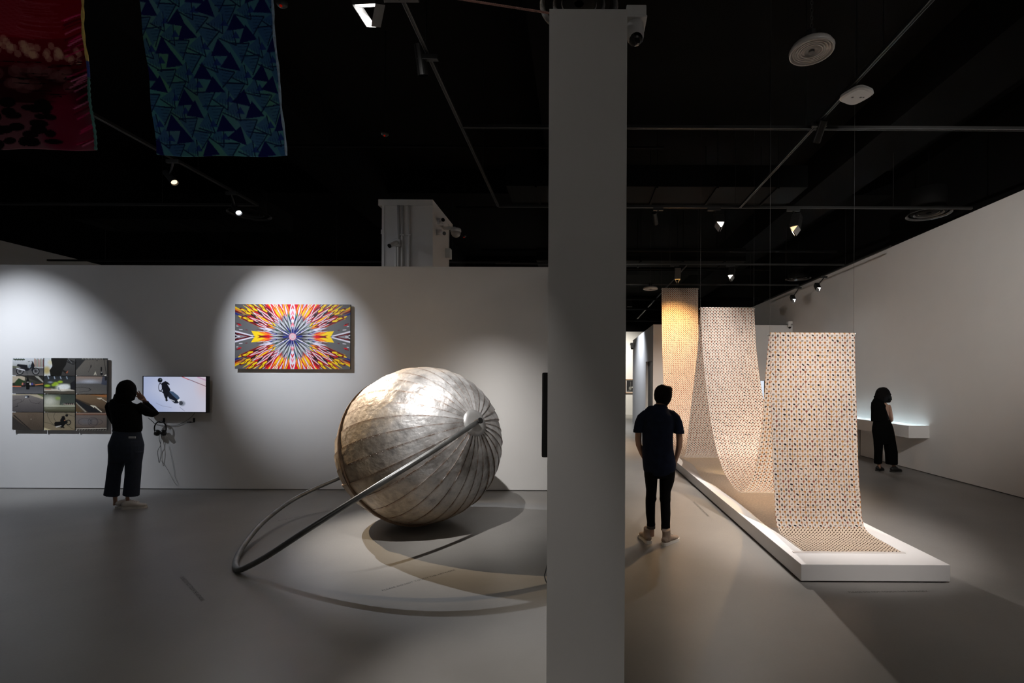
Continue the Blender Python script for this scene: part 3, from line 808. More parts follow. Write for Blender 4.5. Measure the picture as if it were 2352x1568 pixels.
        c.vgrad(0, 1, (86, 70, 54), (128, 104, 78)); c.poly([(0, .6), (0, .78), (1, .1), (1, 0), (.6, 0)], (70, 58, 46)); c.poly([(0, .56), (0, .74), (.86, 0), (.4, 0)], (36, 36, 38)); c.poly([(0, .52), (0, .58), (.36, 0), (.30, 0)], (150, 146, 132)); c.poly([(0, .0), (0, .3), (.2, 0)], (96, 76, 50)); c.poly([(.45, 1), (1, 1), (1, .84)], (168, 108, 62)); c.poly([(.66, .8), (.78, .72), (.82, .76), (1, .56), (1, .60), (.84, .78), (.83, .82)], (222, 214, 192)); c.poly([(.46, .4), (.58, .24), (.60, .30), (.82, 0), (.86, 0), (.64, .34), (.64, .36)], (226, 218, 196))
    elif i == 9:
        c.vgrad(0, 1, (78, 68, 58), (104, 90, 76)); c.poly([(0, .0), (0, .78), (.58, 0)], (58, 54, 50)); c.line([(.05, .85), (.6, 0)], .035, (44, 40, 38)); c.line([(.1, .5), (.3, .3), (.45, .1)], .012, (46, 42, 38), .7)
        for k in range(7): c.line([(.5 + .05 * k, .95), (.55 + .04 * k, .5), (.5 + .07 * k, .1)], .007, (64, 54, 46), .8)
        c.ell(.61, .62, .012, .02, (206, 196, 180))
    elif i == 10:
        c.vgrad(0, 1, (140, 126, 100), (128, 118, 98)); c.poly([(0, .0), (0, .14), (.2, .03), (.25, 0)], (206, 192, 152))
        for pts in ([(.10, 1), (.12, .8), (.2, .5), (.35, .25), (.55, .1)], [(.36, 1), (.31, .8), (.34, .6), (.40, .48)], [(.68, 1), (.8, .88), (1, .78)], [(.75, .3), (.9, .1), (1, .02)], [(0, .45), (.2, .38), (.35, .25)]): c.line(pts, .012, (66, 58, 48))
        c.ring(.79, .44, .075, .13, .2, (18, 18, 18)); c.ring(.79, .44, .05, .085, .12, (120, 112, 96)); c.poly([(.33, .40), (.36, .46), (.55, .50), (.72, .56), (.78, .46), (.66, .28), (.62, .14), (.56, .12), (.52, .2), (.38, .16), (.34, .28)], (18, 18, 18)); c.poly([(.36, .2), (.56, .28), (.57, .24), (.40, .14)], (190, 186, 176)); c.poly([(.52, .56), (.58, .74), (.66, .8), (.70, .62), (.64, .48), (.54, .48)], (16, 16, 18)); c.ell(.735, .84, .045, .075, (16, 16, 18)); c.poly([(.56, .78), (.66, .82), (.68, .74), (.6, .72)], (18, 18, 20)); c.ell(.67, .56, .02, .025, (196, 120, 84)); c.line([(.6, .2), (.66, .12)], .04, (16, 16, 16))
    else:
        c.vgrad(0, .16, (60, 54, 48), (74, 66, 58)); c.vgrad(.16, .86, (106, 92, 82), (116, 106, 100)); c.vgrad(.86, 1, (118, 84, 66), (150, 126, 110)); c.line([(0, .875), (1, .885)], .012, (84, 50, 40)); c.ell(.35, .5, .5, .3, (110, 110, 116), .7, .9)
        for (rx, ry, cx) in ((.16, .26, .56), (.12, .2, .58), (.20, .17, .66), (.22, .2, .3)): c.ring(cx, .48, rx, ry, .035, (62, 60, 62))
        c.line([(0, .08), (1, .12)], .018, (224, 214, 196)); c.poly([(0, 0), (0, .06), (1, .07), (1, 0)], (34, 30, 28))
        for k in range(12): c.poly([(.0 + .085 * k, .0), (.05 + .085 * k, .04), (.07 + .085 * k, .04), (.03 + .085 * k, 0)], (190, 182, 168))
    c.noise(.03, i, 2)
    return c
PH_LABEL = ['photo of a parked underbone motorbike, top left of the grid', 'photo of a dark backlit torso, top middle of the grid', 'photo of riders on an empty road from above, top right of the grid',
    'photo of a rider seen from behind under a bridge, left in the second row', 'photo of bright green bushes and white tyre smoke', 'photo of blue haze over grey road with a skid curve, right in the second row',
    'photo of winding skid marks with a small bike far off', 'photo of pale smoke drifting past bikes, middle of the third row', 'photo of white road arrows on brown tarmac', 'photo of plain brown tarmac scratches, bottom left of the grid',
    'photo of a rider leaning a black bike seen from above', 'photo of circular tyre marks, bottom right of the grid beside the woman']
gx0, gx1, gz0, gz1 = -8.529, -7.096, .885, 1.978
pw, phh = (gx1 - gx0) / 3, (gz1 - gz0) / 4
for i in range(12):
    cx, cz = i % 3, 3 - i // 3
    ax0 = gx0 + cx * pw + .005; ax1 = gx0 + (cx + 1) * pw - .008
    az0 = gz0 + cz * phh + .006; az1 = gz0 + (cz + 1) * phh - .004
    r = empty('photo_print', ((ax0 + ax1) / 2, 7.27, az0), PH_LABEL[i], 'photograph', 'photo prints in the grid of twelve')
    MB().box(ax0, ax1, 7.271, 7.285, az0, az1).build('backing_board', mat('board_grey', (.12, .12, .12), .6), r)
    MB().box(ax0 + .03, ax1 - .03, 7.285, YB, az0 + .03, az1 - .03).build('spacer', M_PLASTIC_B, r)
    for (dx, dz) in ((.012, -.004), (.012, .0)):
        pass
    MB().box(ax0 + .006, ax0 + .022, 7.266, 7.272, az0 - .006, az0 + .004).build('white_clip', M_PLASTIC_W, r)
    print_mesh('printed_face', ph(i), lambda x, y: (ax0 + (ax1 - ax0) * x, 7.27, az0 + (az1 - az0) * y), M_PHOTO, r)

# ---- wall television with the riding film
def screen():
    c = Canvas(146, 82, (176, 186, 214), 3)
    c.a[:] = np.asarray((182, 190, 216))
    t = np.clip(c.X * .8 + (1 - c.Y) * .0, 0, 1)[..., None]
    c.a = np.asarray((168, 180, 214)) * (1 - t) + np.asarray((214, 210, 222)) * t
    c.ell(.45, .5, .5, .6, (206, 212, 232), .6, .9); c.ell(.1, .1, .5, .5, (150, 168, 212), .5, .9); c.ell(.98, .75, .2, .5, (214, 190, 196), .7, .9)
    c.line([(.61, 1), (.76, .90), (1, .73)], .010, (120, 80, 92)); c.line([(.62, 1), (.72, .92)], .012, (196, 90, 90)); c.line([(.86, 1), (1, .9)], .02, (196, 160, 190))
    c.line([(.2, .25), (.3, .17), (.45, .12)], .006, (140, 146, 170)); c.line([(.58, .14), (.66, .02)], .006, (130, 136, 160))
    c.ell(.62, .24, .06, .09, (120, 126, 140), .9, .5)
    K = (18, 20, 28)
    c.poly([(.29, .82), (.35, .88), (.39, .84), (.42, .79), (.41, .76), (.38, .79), (.43, .64), (.42, .52), (.39, .44), (.38, .36), (.39, .31), (.36, .34), (.33, .45), (.31, .58), (.29, .70)], K)
    c.ell(.265, .90, .038, .068, (14, 16, 22)); c.ell(.275, .92, .015, .02, (70, 84, 92))
    c.ring(.27, .70, .028, .11, .16, (22, 24, 32)); c.line([(.27, .6), (.32, .54)], .014, K)
    c.poly([(.41, .60), (.47, .58), (.55, .47), (.58, .40), (.56, .33), (.52, .30), (.45, .42)], (66, 86, 112)); c.poly([(.42, .56), (.47, .46), (.55, .34), (.58, .30), (.55, .24), (.50, .24), (.42, .36), (.39, .44)], (26, 30, 40)); c.poly([(.54, .33), (.58, .38), (.59, .33), (.56, .28)], (225, 230, 238)); c.line([(.36, .36), (.38, .31)], .035, K); c.ell(.60, .25, .03, .06, (60, 64, 74)); c.line([(.42, .36), (.50, .30)], .012, (190, 196, 210))
    return c
def television(x0, x1, z0, z1, yf, ywall, cv, label, estr):
    r = empty('wall_television', ((x0 + x1) / 2, yf, z0), label, 'television')
    MB().box(x0, x1, yf + .003, yf + .05, z0, z1).build('casing', M_PLASTIC_B, r, bevel=.004)
    for a in ((x0, x1, z0, z0 + .014), (x0, x1, z1 - .011, z1), (x0, x0 + .011, z0, z1), (x1 - .02, x1, z0, z1)):
        MB().box(a[0], a[1], yf - .004, yf + .004, a[2], a[3]).build('bezel', M_PLASTIC_B, r)
    MB().box((x0 + x1) / 2 - .2, (x0 + x1) / 2 + .2, yf + .05, ywall, z0 + .1, z1 - .1).build('wall_bracket', M_HOUSING, r)
    print_mesh('screen', cv, lambda x, y: (x0 + .010 + (x1 - x0 - .03) * x, yf + .001, z0 + .013 + (z1 - z0 - .024) * y), print_material('screen_%.2f' % estr, .15, estr), r)
    return r
television(-6.5, -5.537, 1.165, 1.712, 7.2, YB, screen(), 'black framed wall television showing a rider on a motorbike', .85)
c = Canvas(20, 12, (226, 236, 250), 2)
television(4.56, 5.53, 1.15, 1.72, 14.40, 14.5, c, 'small bright television on the far block half hidden by printed cloth', 1.0)

# headphones, hooks and cords below the television
def hook(x, z, label):
    r = empty('headphone_hook', (x, YB, z), label, 'hook')
    MB().box(x - .014, x + .014, YB - .006, YB, z - .03, z + .035).build('back_plate', M_HOUSING, r)
    MB().box(x - .012, x + .012, YB - .07, YB, z - .03, z - .022).build('peg', M_HOUSING, r)
    MB().box(x - .012, x + .012, YB - .074, YB - .068, z - .03, z - .012).build('lip', M_HOUSING, r)
pk = at(377, 965, YB); hook(pk.x, pk.z, 'black wall hook holding the hanging headphones')
pk2 = at(446, 965, YB); hook(pk2.x, pk2.z, 'empty black wall hook under the right end of the television')
MB().box(pk2.x - .07, pk2.x - .012, YB - .05, YB - .03, pk2.z - .03, pk2.z - .02).build('peg_arm', M_HOUSING, [o for o in bpy.data.objects if o.get('label', '').startswith('empty black wall hook')][0])
hc = Vector((pk.x - .01, YB - .055, pk.z - .135))
r = empty('headphones', hc, 'black over-ear headphones hanging under the television', 'headphones')
arc = [(hc.x + .088 * math.cos(t), hc.y, hc.z + .02 + .105 * math.sin(t)) for t in [math.radians(-25 + 230 * i / 24) for i in range(25)]]
MB().tube(arc, .009, 8).build('headband', M_PLASTIC_B, r, smooth=True)
for s in (-1, 1):
    MB().loft([(hc.x + s * .022, hc.y, hc.z - .055, .030, .038), (hc.x + s * .035, hc.y, hc.z - .052, .042, .046), (hc.x + s * .062, hc.y, hc.z - .045, .040, .046), (hc.x + s * .074, hc.y, hc.z - .042, .026, .03)], 18, side=(0, 1, 0)).build('ear_cup', M_PLASTIC_B, r, smooth=True)
def wallpath(pts, y=YB - .012):
    return [at(u, v, y) for u, v in pts]
def bez(pts, n=8):
    """smooth curve through the points"""
    P = [Vector(p) for p in pts]; out = []
    for i in range(len(P) - 1):
        p0 = P[max(0, i - 1)]; p1 = P[i]; p2 = P[i + 1]; p3 = P[min(len(P) - 1, i + 2)]
        for k in range(n):
            t = k / n
            out.append(.5 * ((2 * p1) + (p2 - p0) * t + (2 * p0 - 5 * p1 + 4 * p2 - p3) * t * t + (3 * p1 - p0 - 3 * p2 + p3) * t ** 3))
    out.append(P[-1])
    return out
M_CORD = mat('black_cord', (.02, .02, .02), .5)
MB().tube(bez(wallpath([(366, 997), (366, 1010), (369, 1022), (363, 1033), (363, 1048), (366, 1062), (370, 1040), (369, 1020), (371, 998)], YB - .03)), .0032, 6).build('cord', M_CORD, r, smooth=True)
MB().tube(bez(wallpath([(340, 959), (348, 966), (356, 973), (371, 976), (389, 977), (407, 976), (425, 968), (440, 957), (448, 947)])), .0028, 6).build('audio_cord', M_CORD, None, smooth=True, label='thin cord looping from the headphones up to the television', cat='cord')
MB().tube(bez(wallpath([(388, 1025), (394, 1050), (399, 1075), (402, 1095), (408, 1108), (409, 1113), (404, 1112), (395, 1098), (385, 1078), (370, 1057)], YB - .008)), .0016, 6).build('thin_cable', mat('grey_cable', (.12, .12, .12), .5), None, smooth=True, label='very thin long cable loop hanging low under the headphones', cat='cord')

# television on the side of the partition, seen edge-on
r = empty('side_television', (-.146, 3.7, 1.15), 'black television seen edge-on on the left side of the pillar', 'television')
MB().box(-.248, -.20, 3.22, 4.19, 1.145, 1.712).build('casing', M_PLASTIC_B, r, bevel=.012)
MB().box(-.20, -.1465, 3.5, 3.9, 1.3, 1.6).build('wall_bracket', M_HOUSING, r)
MB().box(-.2485, -.248, 3.235, 4.175, 1.16, 1.70).build('screen', M_BLACK_GLASS, r)
MB().tube(bez([(-.16, 3.35, .86), (-.19, 3.2, .72), (-.175, 3.1, .60), (-.205, 3.1, .45), (-.215, 3.1, .40), (-.19, 3.1, .345), (-.15, 3.1, .33)]), .004, 6).build('headphone_lead', M_CORD, None, smooth=True, label='black cord hanging at the lower left edge of the pillar', cat='cord')
r = empty('side_headphones', (-.17, 3.32, .90), 'black headphones seen edge-on low on the side of the pillar', 'headphones')
MB().sphere((-.172, 3.32, .915), .035, .7, 1, 1.3).build('ear_cup', M_PLASTIC_B, r, smooth=True)
MB().box(-.170, -.146, 3.31, 3.33, 1.01, 1.035).build('hook', M_PLASTIC_B, r)

# ------------------------------------------------------------------ the big metal ball with its bent pipe
BC = Vector((-1.791, 5.60, .922)); BR = .90; BL = 1.18   # the far half is a little longer than the near half
BA = Vector((.7744, -.5421, .3264)).normalized()
BX, BY, _ = frame(BA, (0, 0, 1))
def metal_ball_material():
    m = bpy.data.materials.new('patinated_sheet_metal'); m.use_nodes = True
    nt = m.node_tree; p = nt.nodes['Principled BSDF']; L = nt.links.new
    tc = nt.nodes.new('ShaderNodeTexCoord'); uv = nt.nodes.new('ShaderNodeUVMap'); uv.uv_map = 'UVMap'
    sep = nt.nodes.new('ShaderNodeSeparateXYZ'); L(uv.outputs[0], sep.inputs[0])
    n1 = nt.nodes.new('ShaderNodeTexNoise'); n1.inputs['Scale'].default_value = 3.2; n1.inputs['Detail'].default_value = 8; n1.inputs['Roughness'].default_value = .65
    n2 = nt.nodes.new('ShaderNodeTexNoise'); n2.inputs['Scale'].default_value = 14; n2.inputs['Detail'].default_value = 8; n2.inputs['Roughness'].default_value = .7
    for n in (n1, n2): L(tc.outputs['Object'], n.inputs['Vector'])
    # clean aluminium, mottled
    cr = nt.nodes.new('ShaderNodeValToRGB'); e = cr.color_ramp.elements
    e[0].position = .36; e[0].color = (.25, .235, .225, 1); e[1].position = .60; e[1].color = (.66, .66, .67, 1)
    oi = nt.nodes.new('ShaderNodeObjectInfo'); va = nt.nodes.new('ShaderNodeMath'); va.operation = 'MULTIPLY_ADD'; va.inputs[1].default_value = .10; L(oi.outputs['Random'], va.inputs[0])
    vb = nt.nodes.new('ShaderNodeMath'); vb.operation = 'SUBTRACT'; L(n1.outputs['Fac'], vb.inputs[0]); vb.inputs[1].default_value = .05; L(vb.outputs[0], va.inputs[2])
    L(va.outputs[0], cr.inputs['Fac'])
    # tan oxide growing from the hoop side of the sheets (v = angle from the pole / pi)
    mv = nt.nodes.new('ShaderNodeMapRange'); mv.inputs['From Min'].default_value = .27; mv.inputs['From Max'].default_value = .43
    add = nt.nodes.new('ShaderNodeMath'); add.operation = 'MULTIPLY_ADD'; add.inputs[1].default_value = .38; L(n1.outputs['Fac'], add.inputs[0])
    sub = nt.nodes.new('ShaderNodeMath'); sub.operation = 'SUBTRACT'; L(sep.outputs[1], sub.inputs[0]); sub.inputs[1].default_value = .19
    L(sub.outputs[0], add.inputs[2]); L(add.outputs[0], mv.inputs['Value'])
    mixo = nt.nodes.new('ShaderNodeMix'); mixo.data_type = 'RGBA'
    mo = nt.nodes.new('ShaderNodeMath'); mo.operation = 'MULTIPLY'; mo.inputs[1].default_value = .9; L(mv.outputs[0], mo.inputs[0])
    L(mo.outputs[0], mixo.inputs['Factor']); L(cr.outputs['Color'], mixo.inputs['A'])
    cr2 = nt.nodes.new('ShaderNodeValToRGB'); e = cr2.color_ramp.elements
    e[0].position = .3; e[0].color = (.24, .17, .105, 1); e[1].position = .7; e[1].color = (.58, .46, .32, 1)
    L(n2.outputs['Fac'], cr2.inputs['Fac']); L(cr2.outputs['Color'], mixo.inputs['B'])
    # rust along the lapped seams (u near 0)
    seam = nt.nodes.new('ShaderNodeMapRange'); seam.inputs['From Min'].default_value = .16; seam.inputs['From Max'].default_value = .0; L(sep.outputs[0], seam.inputs['Value'])
    sm = nt.nodes.new('ShaderNodeMath'); sm.operation = 'MULTIPLY'; L(seam.outputs[0], sm.inputs[0])
    nr = nt.nodes.new('ShaderNodeMapRange'); nr.inputs['From Min'].default_value = .35; nr.inputs['From Max'].default_value = .6; L(n2.outputs['Fac'], nr.inputs['Value']); L(nr.outputs[0], sm.inputs[1])
    mixr = nt.nodes.new('ShaderNodeMix'); mixr.data_type = 'RGBA'; L(sm.outputs[0], mixr.inputs['Factor']); L(mixo.outputs['Result'], mixr.inputs['A']); mixr.inputs['B'].default_value = (.17, .085, .04, 1)
    L(mixr.outputs['Result'], p.inputs['Base Color'])
    mm = nt.nodes.new('ShaderNodeMapRange'); mm.inputs['To Min'].default_value = .62; mm.inputs['To Max'].default_value = .20; L(mv.outputs[0], mm.inputs['Value']); L(mm.outputs[0], p.inputs['Metallic'])
    rr = nt.nodes.new('ShaderNodeMapRange'); rr.inputs['To Min'].default_value = .40; rr.inputs['To Max'].default_value = .56; L(n2.outputs['Fac'], rr.inputs['Value']); L(rr.outputs[0], p.inputs['Roughness'])
    b = nt.nodes.new('ShaderNodeBump'); b.inputs['Strength'].default_value = .8; b.inputs['Distance'].default_value = .03
    n3 = nt.nodes.new('ShaderNodeTexNoise'); n3.inputs['Scale'].default_value = 6; n3.inputs['Detail'].default_value = 5; L(tc.outputs['Object'], n3.inputs['Vector'])
    L(n3.outputs['Fac'], b.inputs['Height']); L(b.outputs['Normal'], p.inputs['Normal'])
    return m
M_BALL = metal_ball_material()
ball = empty('metal_ball', (BC.x, BC.y, 0), 'huge riveted sheet metal ball with a bent pipe handle on the floor', 'sculpture')
rng = random.Random(4)
NG = 30; NT = 40; NP = 2
TH0, TH1 = math.radians(7), math.radians(173)
def sph(th, ph_, r):
    return BC + BA * (r * math.cos(th) * (BL if math.cos(th) < 0 else 1.0)) + BX * (r * math.sin(th) * math.cos(ph_)) + BY * (r * math.sin(th) * math.sin(ph_))
for g in range(NG):
    p0 = 2 * math.pi * g / NG; p1 = 2 * math.pi * (g + 1.10) / NG
    lift = rng.uniform(.006, .013); dent = [rng.uniform(-.003, .002) for _ in range(5)]
    vs = []; fs = []; uvs = []
    for i in range(NT + 1):
        t = i / NT; th = TH0 + (TH1 - TH0) * t
        dd = dent[int(t * 4.99)]
        for k in range(NP + 1):
            s = k / NP
            # the leading edge stands proud of its neighbour, the trailing edge tucks under it
            rad = BR - .012 + lift * (1 - s) + .002 * math.sin(9 * t + g) + dd * math.sin(math.pi * s)
            vs.append(sph(th, p0 + (p1 - p0) * s, rad)); uvs.append((s, th / math.pi))
    for i in range(NT):
        for k in range(NP):
            a = i * (NP + 1) + k
            fs.append((a, a + 1, a + NP + 2, a + NP + 1))
    base = len(vs)
    for i in range(NT + 1):
        th = TH0 + (TH1 - TH0) * i / NT
        vs.append(sph(th, p0 + .002, BR - .022)); uvs.append((0, th / math.pi))
    for i in range(NT + 1):
        vs.append(vs[i * (NP + 1)].copy()); uvs.append((0, uvs[i * (NP + 1)][1]))
    for i in range(NT):
        fs.append((base + NT + 1 + i, base + NT + 2 + i, base + i + 1, base + i))
    me = bpy.data.meshes.new('metal_panel'); me.from_pydata([tuple(v - Vector(ball.location)) for v in vs], [], fs)
    ul = me.uv_layers.new(name='UVMap')
    for lp in me.loops: ul.data[lp.index].uv = uvs[lp.vertex_index]
    for p in me.polygons: p.use_smooth = p.index < NT * NP
    me.materials.append(M_BALL)
    o = bpy.data.objects.new('metal_panel', me); COL.objects.link(o); o.parent = ball
# rivets along the seams
rv = MB()
for g in range(NG):
    ph0 = 2 * math.pi * (g + .05) / NG
    for i in range(34):
        th = math.radians(14 + 4.5 * i)
        if th > math.radians(168): break
        c = sph(th, ph0, BR - .005); n = (c - BC).normalized(); X, Y, _ = frame(n)
        rv.add([c + X * .005, c + Y * .005, c - X * .005, c - Y * .005, c + n * .0035], [(0, 1, 4), (1, 2, 4), (2, 3, 4), (3, 0, 4)])
rv.build('rivets', mat('rivet_metal', (.42, .38, .33), .45, metal=.6, noise=.2, nscale=30), ball, kind='stuff')
for s in (1, -1):
    k = 1.0 if s > 0 else BL
    prof = [(0, s * (BR + .006) * k)]
    for d in (3, 6, 9.3):
        t = math.radians(d); prof.append(((BR + .006) * math.sin(t), s * (BR + .006) * math.cos(t) * k))
    prof.append(((BR - .015) * math.sin(math.radians(9.5)), s * (BR - .015) * math.cos(math.radians(9.5)) * k))
    MB().lathe(prof, BC, 36, BA).build('pole_cap', mat('cap_sheet_metal', (.50, .50, .50), .42, metal=.6, noise=.15, nscale=6, bump=.15, bscale=8), ball, smooth=True)
    ax_ = MB().cyl(BC + BA * s * (BR * k - .02), BC + BA * s * (BR * k + .075), .026, n=16).build('axle', M_RUST, ball, smooth=True)
    MB().cyl(BC + BA * s * (BR * k + .07), BC + BA * s * (BR * k + .085), .032, n=16).build('axle_nut', M_HOUSING, ax_)
# hoop strip round the sheets
hp = MB(); th = math.radians(102); vs = []; fs = []; n = 72
for k in range(n):
    ph_ = 2 * math.pi * k / n
    for (dt, rr) in ((-.9, BR - .01), (-.9, BR + .014), (.9, BR + .014), (.9, BR - .01)):
        vs.append(sph(th + math.radians(dt), ph_, rr))
for k in range(n):
    for j in range(4):
        a = k * 4 + j; b = k * 4 + (j + 1) % 4; c2 = ((k + 1) % n) * 4 + (j + 1) % 4; d2 = ((k + 1) % n) * 4 + j
        fs.append((a, b, c2, d2))
hp.add(vs, fs).build('hoop', M_RUST, ball)
# bent pipe from pole to pole resting on the floor
P1 = BC + BA * (BR + .045); P2 = BC - BA * (BR * BL + .045)
apex = ground(549, 1309, .028)
ctrl = [P1]
for (u, v) in ((1000, 1032), (900, 1094), (800, 1157), (700, 1220), (620, 1273), (575, 1298)):
    t = (1092.0 - u) / (1092.0 - 549.0)
    ctrl.append(at(u, v, 1.0 / ((1 - t) / P1.y + t / apex.y) - .52 * math.sin(math.pi * t ** .8)))
ctrl.append(apex)
for (u, v, z) in ((540, 1297, .027), (545, 1278, .03), (560, 1252, .05), (600, 1202, .12), (660, 1155, .19), (710, 1128, .27), (778, 1098, .37)):
    ctrl.append(ground(u, v, z))
ctrl += [P2 + Vector((-.20, .10, -.06)), P2]
path = bez(ctrl, 6)
for _ in range(6):
    path = [path[0]] + [(path[i - 1] + path[i] * 2 + path[i + 1]) / 4 for i in range(1, len(path) - 1)] + [path[-1]]
path = [Vector((p.x, p.y, max(p.z, .0255))) for p in path]
MB().tube(path, .025, 14).build('pipe_handle', M_STEEL, ball, smooth=True)

# ------------------------------------------------------------------ plinth with the draped printed cloth
r = empty('plinth', (2.46, 8.2, 0), 'long low white plinth under the draped printed cloth', 'plinth')
MB().box(1.845, 3.08, 4.0, 12.6, .012, .15).build('top_box', M_PLINTH, r, bevel=.004)
MB().box(1.865, 3.06, 4.02, 12.58, 0, .012).build('shadow_gap_base', M_BASE, r)
CX0, CX1 = 2.0, 2.87

def cloth_material(name, dark=1.0, transl=.58, base=(.79, .725, .67)):
    m = bpy.data.materials.new(name); m.use_nodes = True
    nt = m.node_tree; L = nt.links.new
    p = nt.nodes['Principled BSDF']
    uv = nt.nodes.new('ShaderNodeUVMap'); uv.uv_map = 'UVMap'
    def N(t, **kw):
        n = nt.nodes.new(t)
        for k, v in kw.items(): setattr(n, k, v)
        return n
    def V(op, a, b=None):
        n = N('ShaderNodeVectorMath', operation=op)
        for i, x in enumerate((a, b)):
            if x is None: continue
            if isinstance(x, (tuple, list)): n.inputs[i].default_value = x
            else: L(x, n.inputs[i])
        return n.outputs[0]
    def S(op, *a):
        n = N('ShaderNodeMath', operation=op)
        for i, x in enumerate(a):
            if isinstance(x, (int, float)): n.inputs[i].default_value = x
            else: L(x, n.inputs[i])
        return n.outputs[0]
    def sep(v):
        n = N('ShaderNodeSeparateXYZ'); L(v, n.inputs[0]); return n.outputs
    def step(v, lo, hi):
        n = N('ShaderNodeMapRange'); n.interpolation_type = 'SMOOTHSTEP'
        L(v, n.inputs['Value']); n.inputs['From Min'].default_value = lo; n.inputs['From Max'].default_value = hi
        return n.outputs[0]
    def mixc(f, a, b):
        n = N('ShaderNodeMix'); n.data_type = 'RGBA'; L(f, n.inputs['Factor'])
        for nm, x in (('A', a), ('B', b)):
            if isinstance(x, tuple): n.inputs[nm].default_value = (*x, 1)
            else: L(x, n.inputs[nm])
        return n.outputs['Result']
    U = uv.outputs[0]
    def cell(vec):
        idv = V('FLOOR', vec); f = V('SUBTRACT', V('FRACTION', vec), (.5, .5, 0))
        wn = N('ShaderNodeTexWhiteNoise'); wn.noise_dimensions = '2D'; L(idv, wn.inputs['Vector'])
        return f, wn.outputs['Color'], wn.outputs['Value']
    # stone-like ovals in the middle of each cell
    f, rc, rvv = cell(U); rx, ry, rz = sep(rc)
    jit = V('MULTIPLY', V('SUBTRACT', rc, (.5, .5, .5)), (.16, .16, 0))
    g = V('ADD', f, jit)
    rot = N('ShaderNodeVectorRotate'); rot.rotation_type = 'Z_AXIS'; L(g, rot.inputs['Vector']); L(S('MULTIPLY', S('SUBTRACT', rx, .5), 2.6), rot.inputs['Angle'])
    q = sep(rot.outputs[0])
    ax = S('MULTIPLY_ADD', ry, .08, .13); ay = S('MULTIPLY_ADD', rz, .12, .19)
    d = S('SQRT', S('ADD', S('POWER', S('DIVIDE', q[0], ax), 2.0), S('POWER', S('DIVIDE', q[1], ay), 2.0)))
    oval = step(d, 1.12, .88)
    ocol = mixc(S('POWER', rvv, 1.6), (.018 * dark, .018 * dark, .022 * dark), (.34, .31, .28))
    # orange fans on the cell corners
    U2 = V('ADD', U, (.5, .5, 0)); f2, rc2, rv2 = cell(U2); r2 = sep(rc2); g2 = sep(f2)
    hw = S('MULTIPLY_ADD', step(g2[1], -.32, .20), S('MULTIPLY_ADD', r2[0], .11, .135), .03)
    inx = step(S('SUBTRACT', S('ABSOLUTE', g2[0]), hw), .02, -.02)
    top = S('SUBTRACT', .30, S('MULTIPLY', S('POWER', g2[0], 2.0), 2.0))
    iny = S('MULTIPLY', step(S('SUBTRACT', g2[1], top), .03, -.03), step(g2[1], -.44, -.38))
    fan = S('MULTIPLY', inx, iny)
    fcol = mixc(r2[1], (.40, .16, .055), (.55, .28, .09)); fcol = mixc(step(r2[2], .75, .9), fcol, (.26, .075, .03))
    fcol = mixc(step(sep(U)[1], 70.0, 110.0), fcol, (.20, .065, .03))
    # pale brown grid lines, printed unevenly
    nz = N('ShaderNodeTexNoise'); nz.inputs['Scale'].default_value = .22; nz.inputs['Detail'].default_value = 3; L(U, nz.inputs['Vector'])
    ln = S('MAXIMUM', step(S('ABSOLUTE', g2[0]), .05, .025), step(S('ABSOLUTE', g2[1]), .045, .02))
    ln = S('MULTIPLY', ln, S('MULTIPLY', step(nz.outputs['Fac'], .38, .62), .75))
    col = mixc(ln, base, (.22, .11, .05))
    col = mixc(fan, col, fcol)
    col = mixc(oval, col, ocol)
    # the end that lies on the plinth carries short brown strokes instead
    fs_, rcs, rvs = cell(V('MULTIPLY', U, (1.5, 1.5, 0))); rs = sep(rcs)
    rt = N('ShaderNodeVectorRotate'); rt.rotation_type = 'Z_AXIS'; L(fs_, rt.inputs['Vector']); L(S('MULTIPLY_ADD', rs[0], .7, .45), rt.inputs['Angle'])
    qs = sep(rt.outputs[0])
    ds = S('SQRT', S('ADD', S('POWER', S('DIVIDE', qs[0], .15), 2.0), S('POWER', S('DIVIDE', qs[1], .56), 2.0)))
    lay = mixc(step(ds, 1.1, .8), (.80, .69, .57), (.075, .04, .022))
    col = mixc(step(sep(U)[1], 11.05, 10.95), col, lay)
    L(col, p.inputs['Base Color']); p.inputs['Roughness'].default_value = .8; p.inputs['Specular IOR Level'].default_value = .2
    tr = N('ShaderNodeBsdfTranslucent'); L(col, tr.inputs['Color'])
    mx = N('ShaderNodeMixShader'); mx.inputs[0].default_value = transl
    L(p.outputs[0], mx.inputs[1]); L(tr.outputs[0], mx.inputs[2]); L(mx.outputs[0], nt.nodes['Material Output'].inputs[0])
    return m
M_CLOTH = cloth_material('block_printed_cloth')
PROF = [(4.29, .158), (4.5, .157), (4.7, .160), (4.83, .19), (4.89, .26), (4.93, .42), (4.97, .8), (5.0, 1.3), (5.03, 1.8), (5.04, 2.12), (5.05, 2.172), (5.075, 2.17), (5.09, 2.1),
        (5.16, 1.87), (5.25, 1.5), (5.36, 1.07), (5.50, .72), (5.68, .46), (5.92, .31), (6.15, .285), (6.42, .34), (6.66, .42), (6.9, .56), (7.15, .78), (7.45, 1.2), (7.68, 1.75), (7.85, 2.35), (7.94, 2.82), (7.955, 2.882), (7.98, 2.88), (8.0, 2.8),
        (8.15, 2.3), (8.38, 1.75), (8.58, 1.3), (8.78, .8), (8.97, .42), (9.25, .23), (9.6, .17), (9.95, .20), (10.3, .32), (10.7, .58), (11.05, .95), (11.35, 1.4), (11.55, 2.0), (11.65, 2.7), (11.69, 3.4), (11.70, 3.88), (11.71, 3.93), (11.73, 3.93), (11.74, 3.86), (11.76, 3.5)]
prof = bez([(0, y, z) for y, z in PROF], 6)
M_across = 14; CELL = (CX1 - CX0) / 17.0
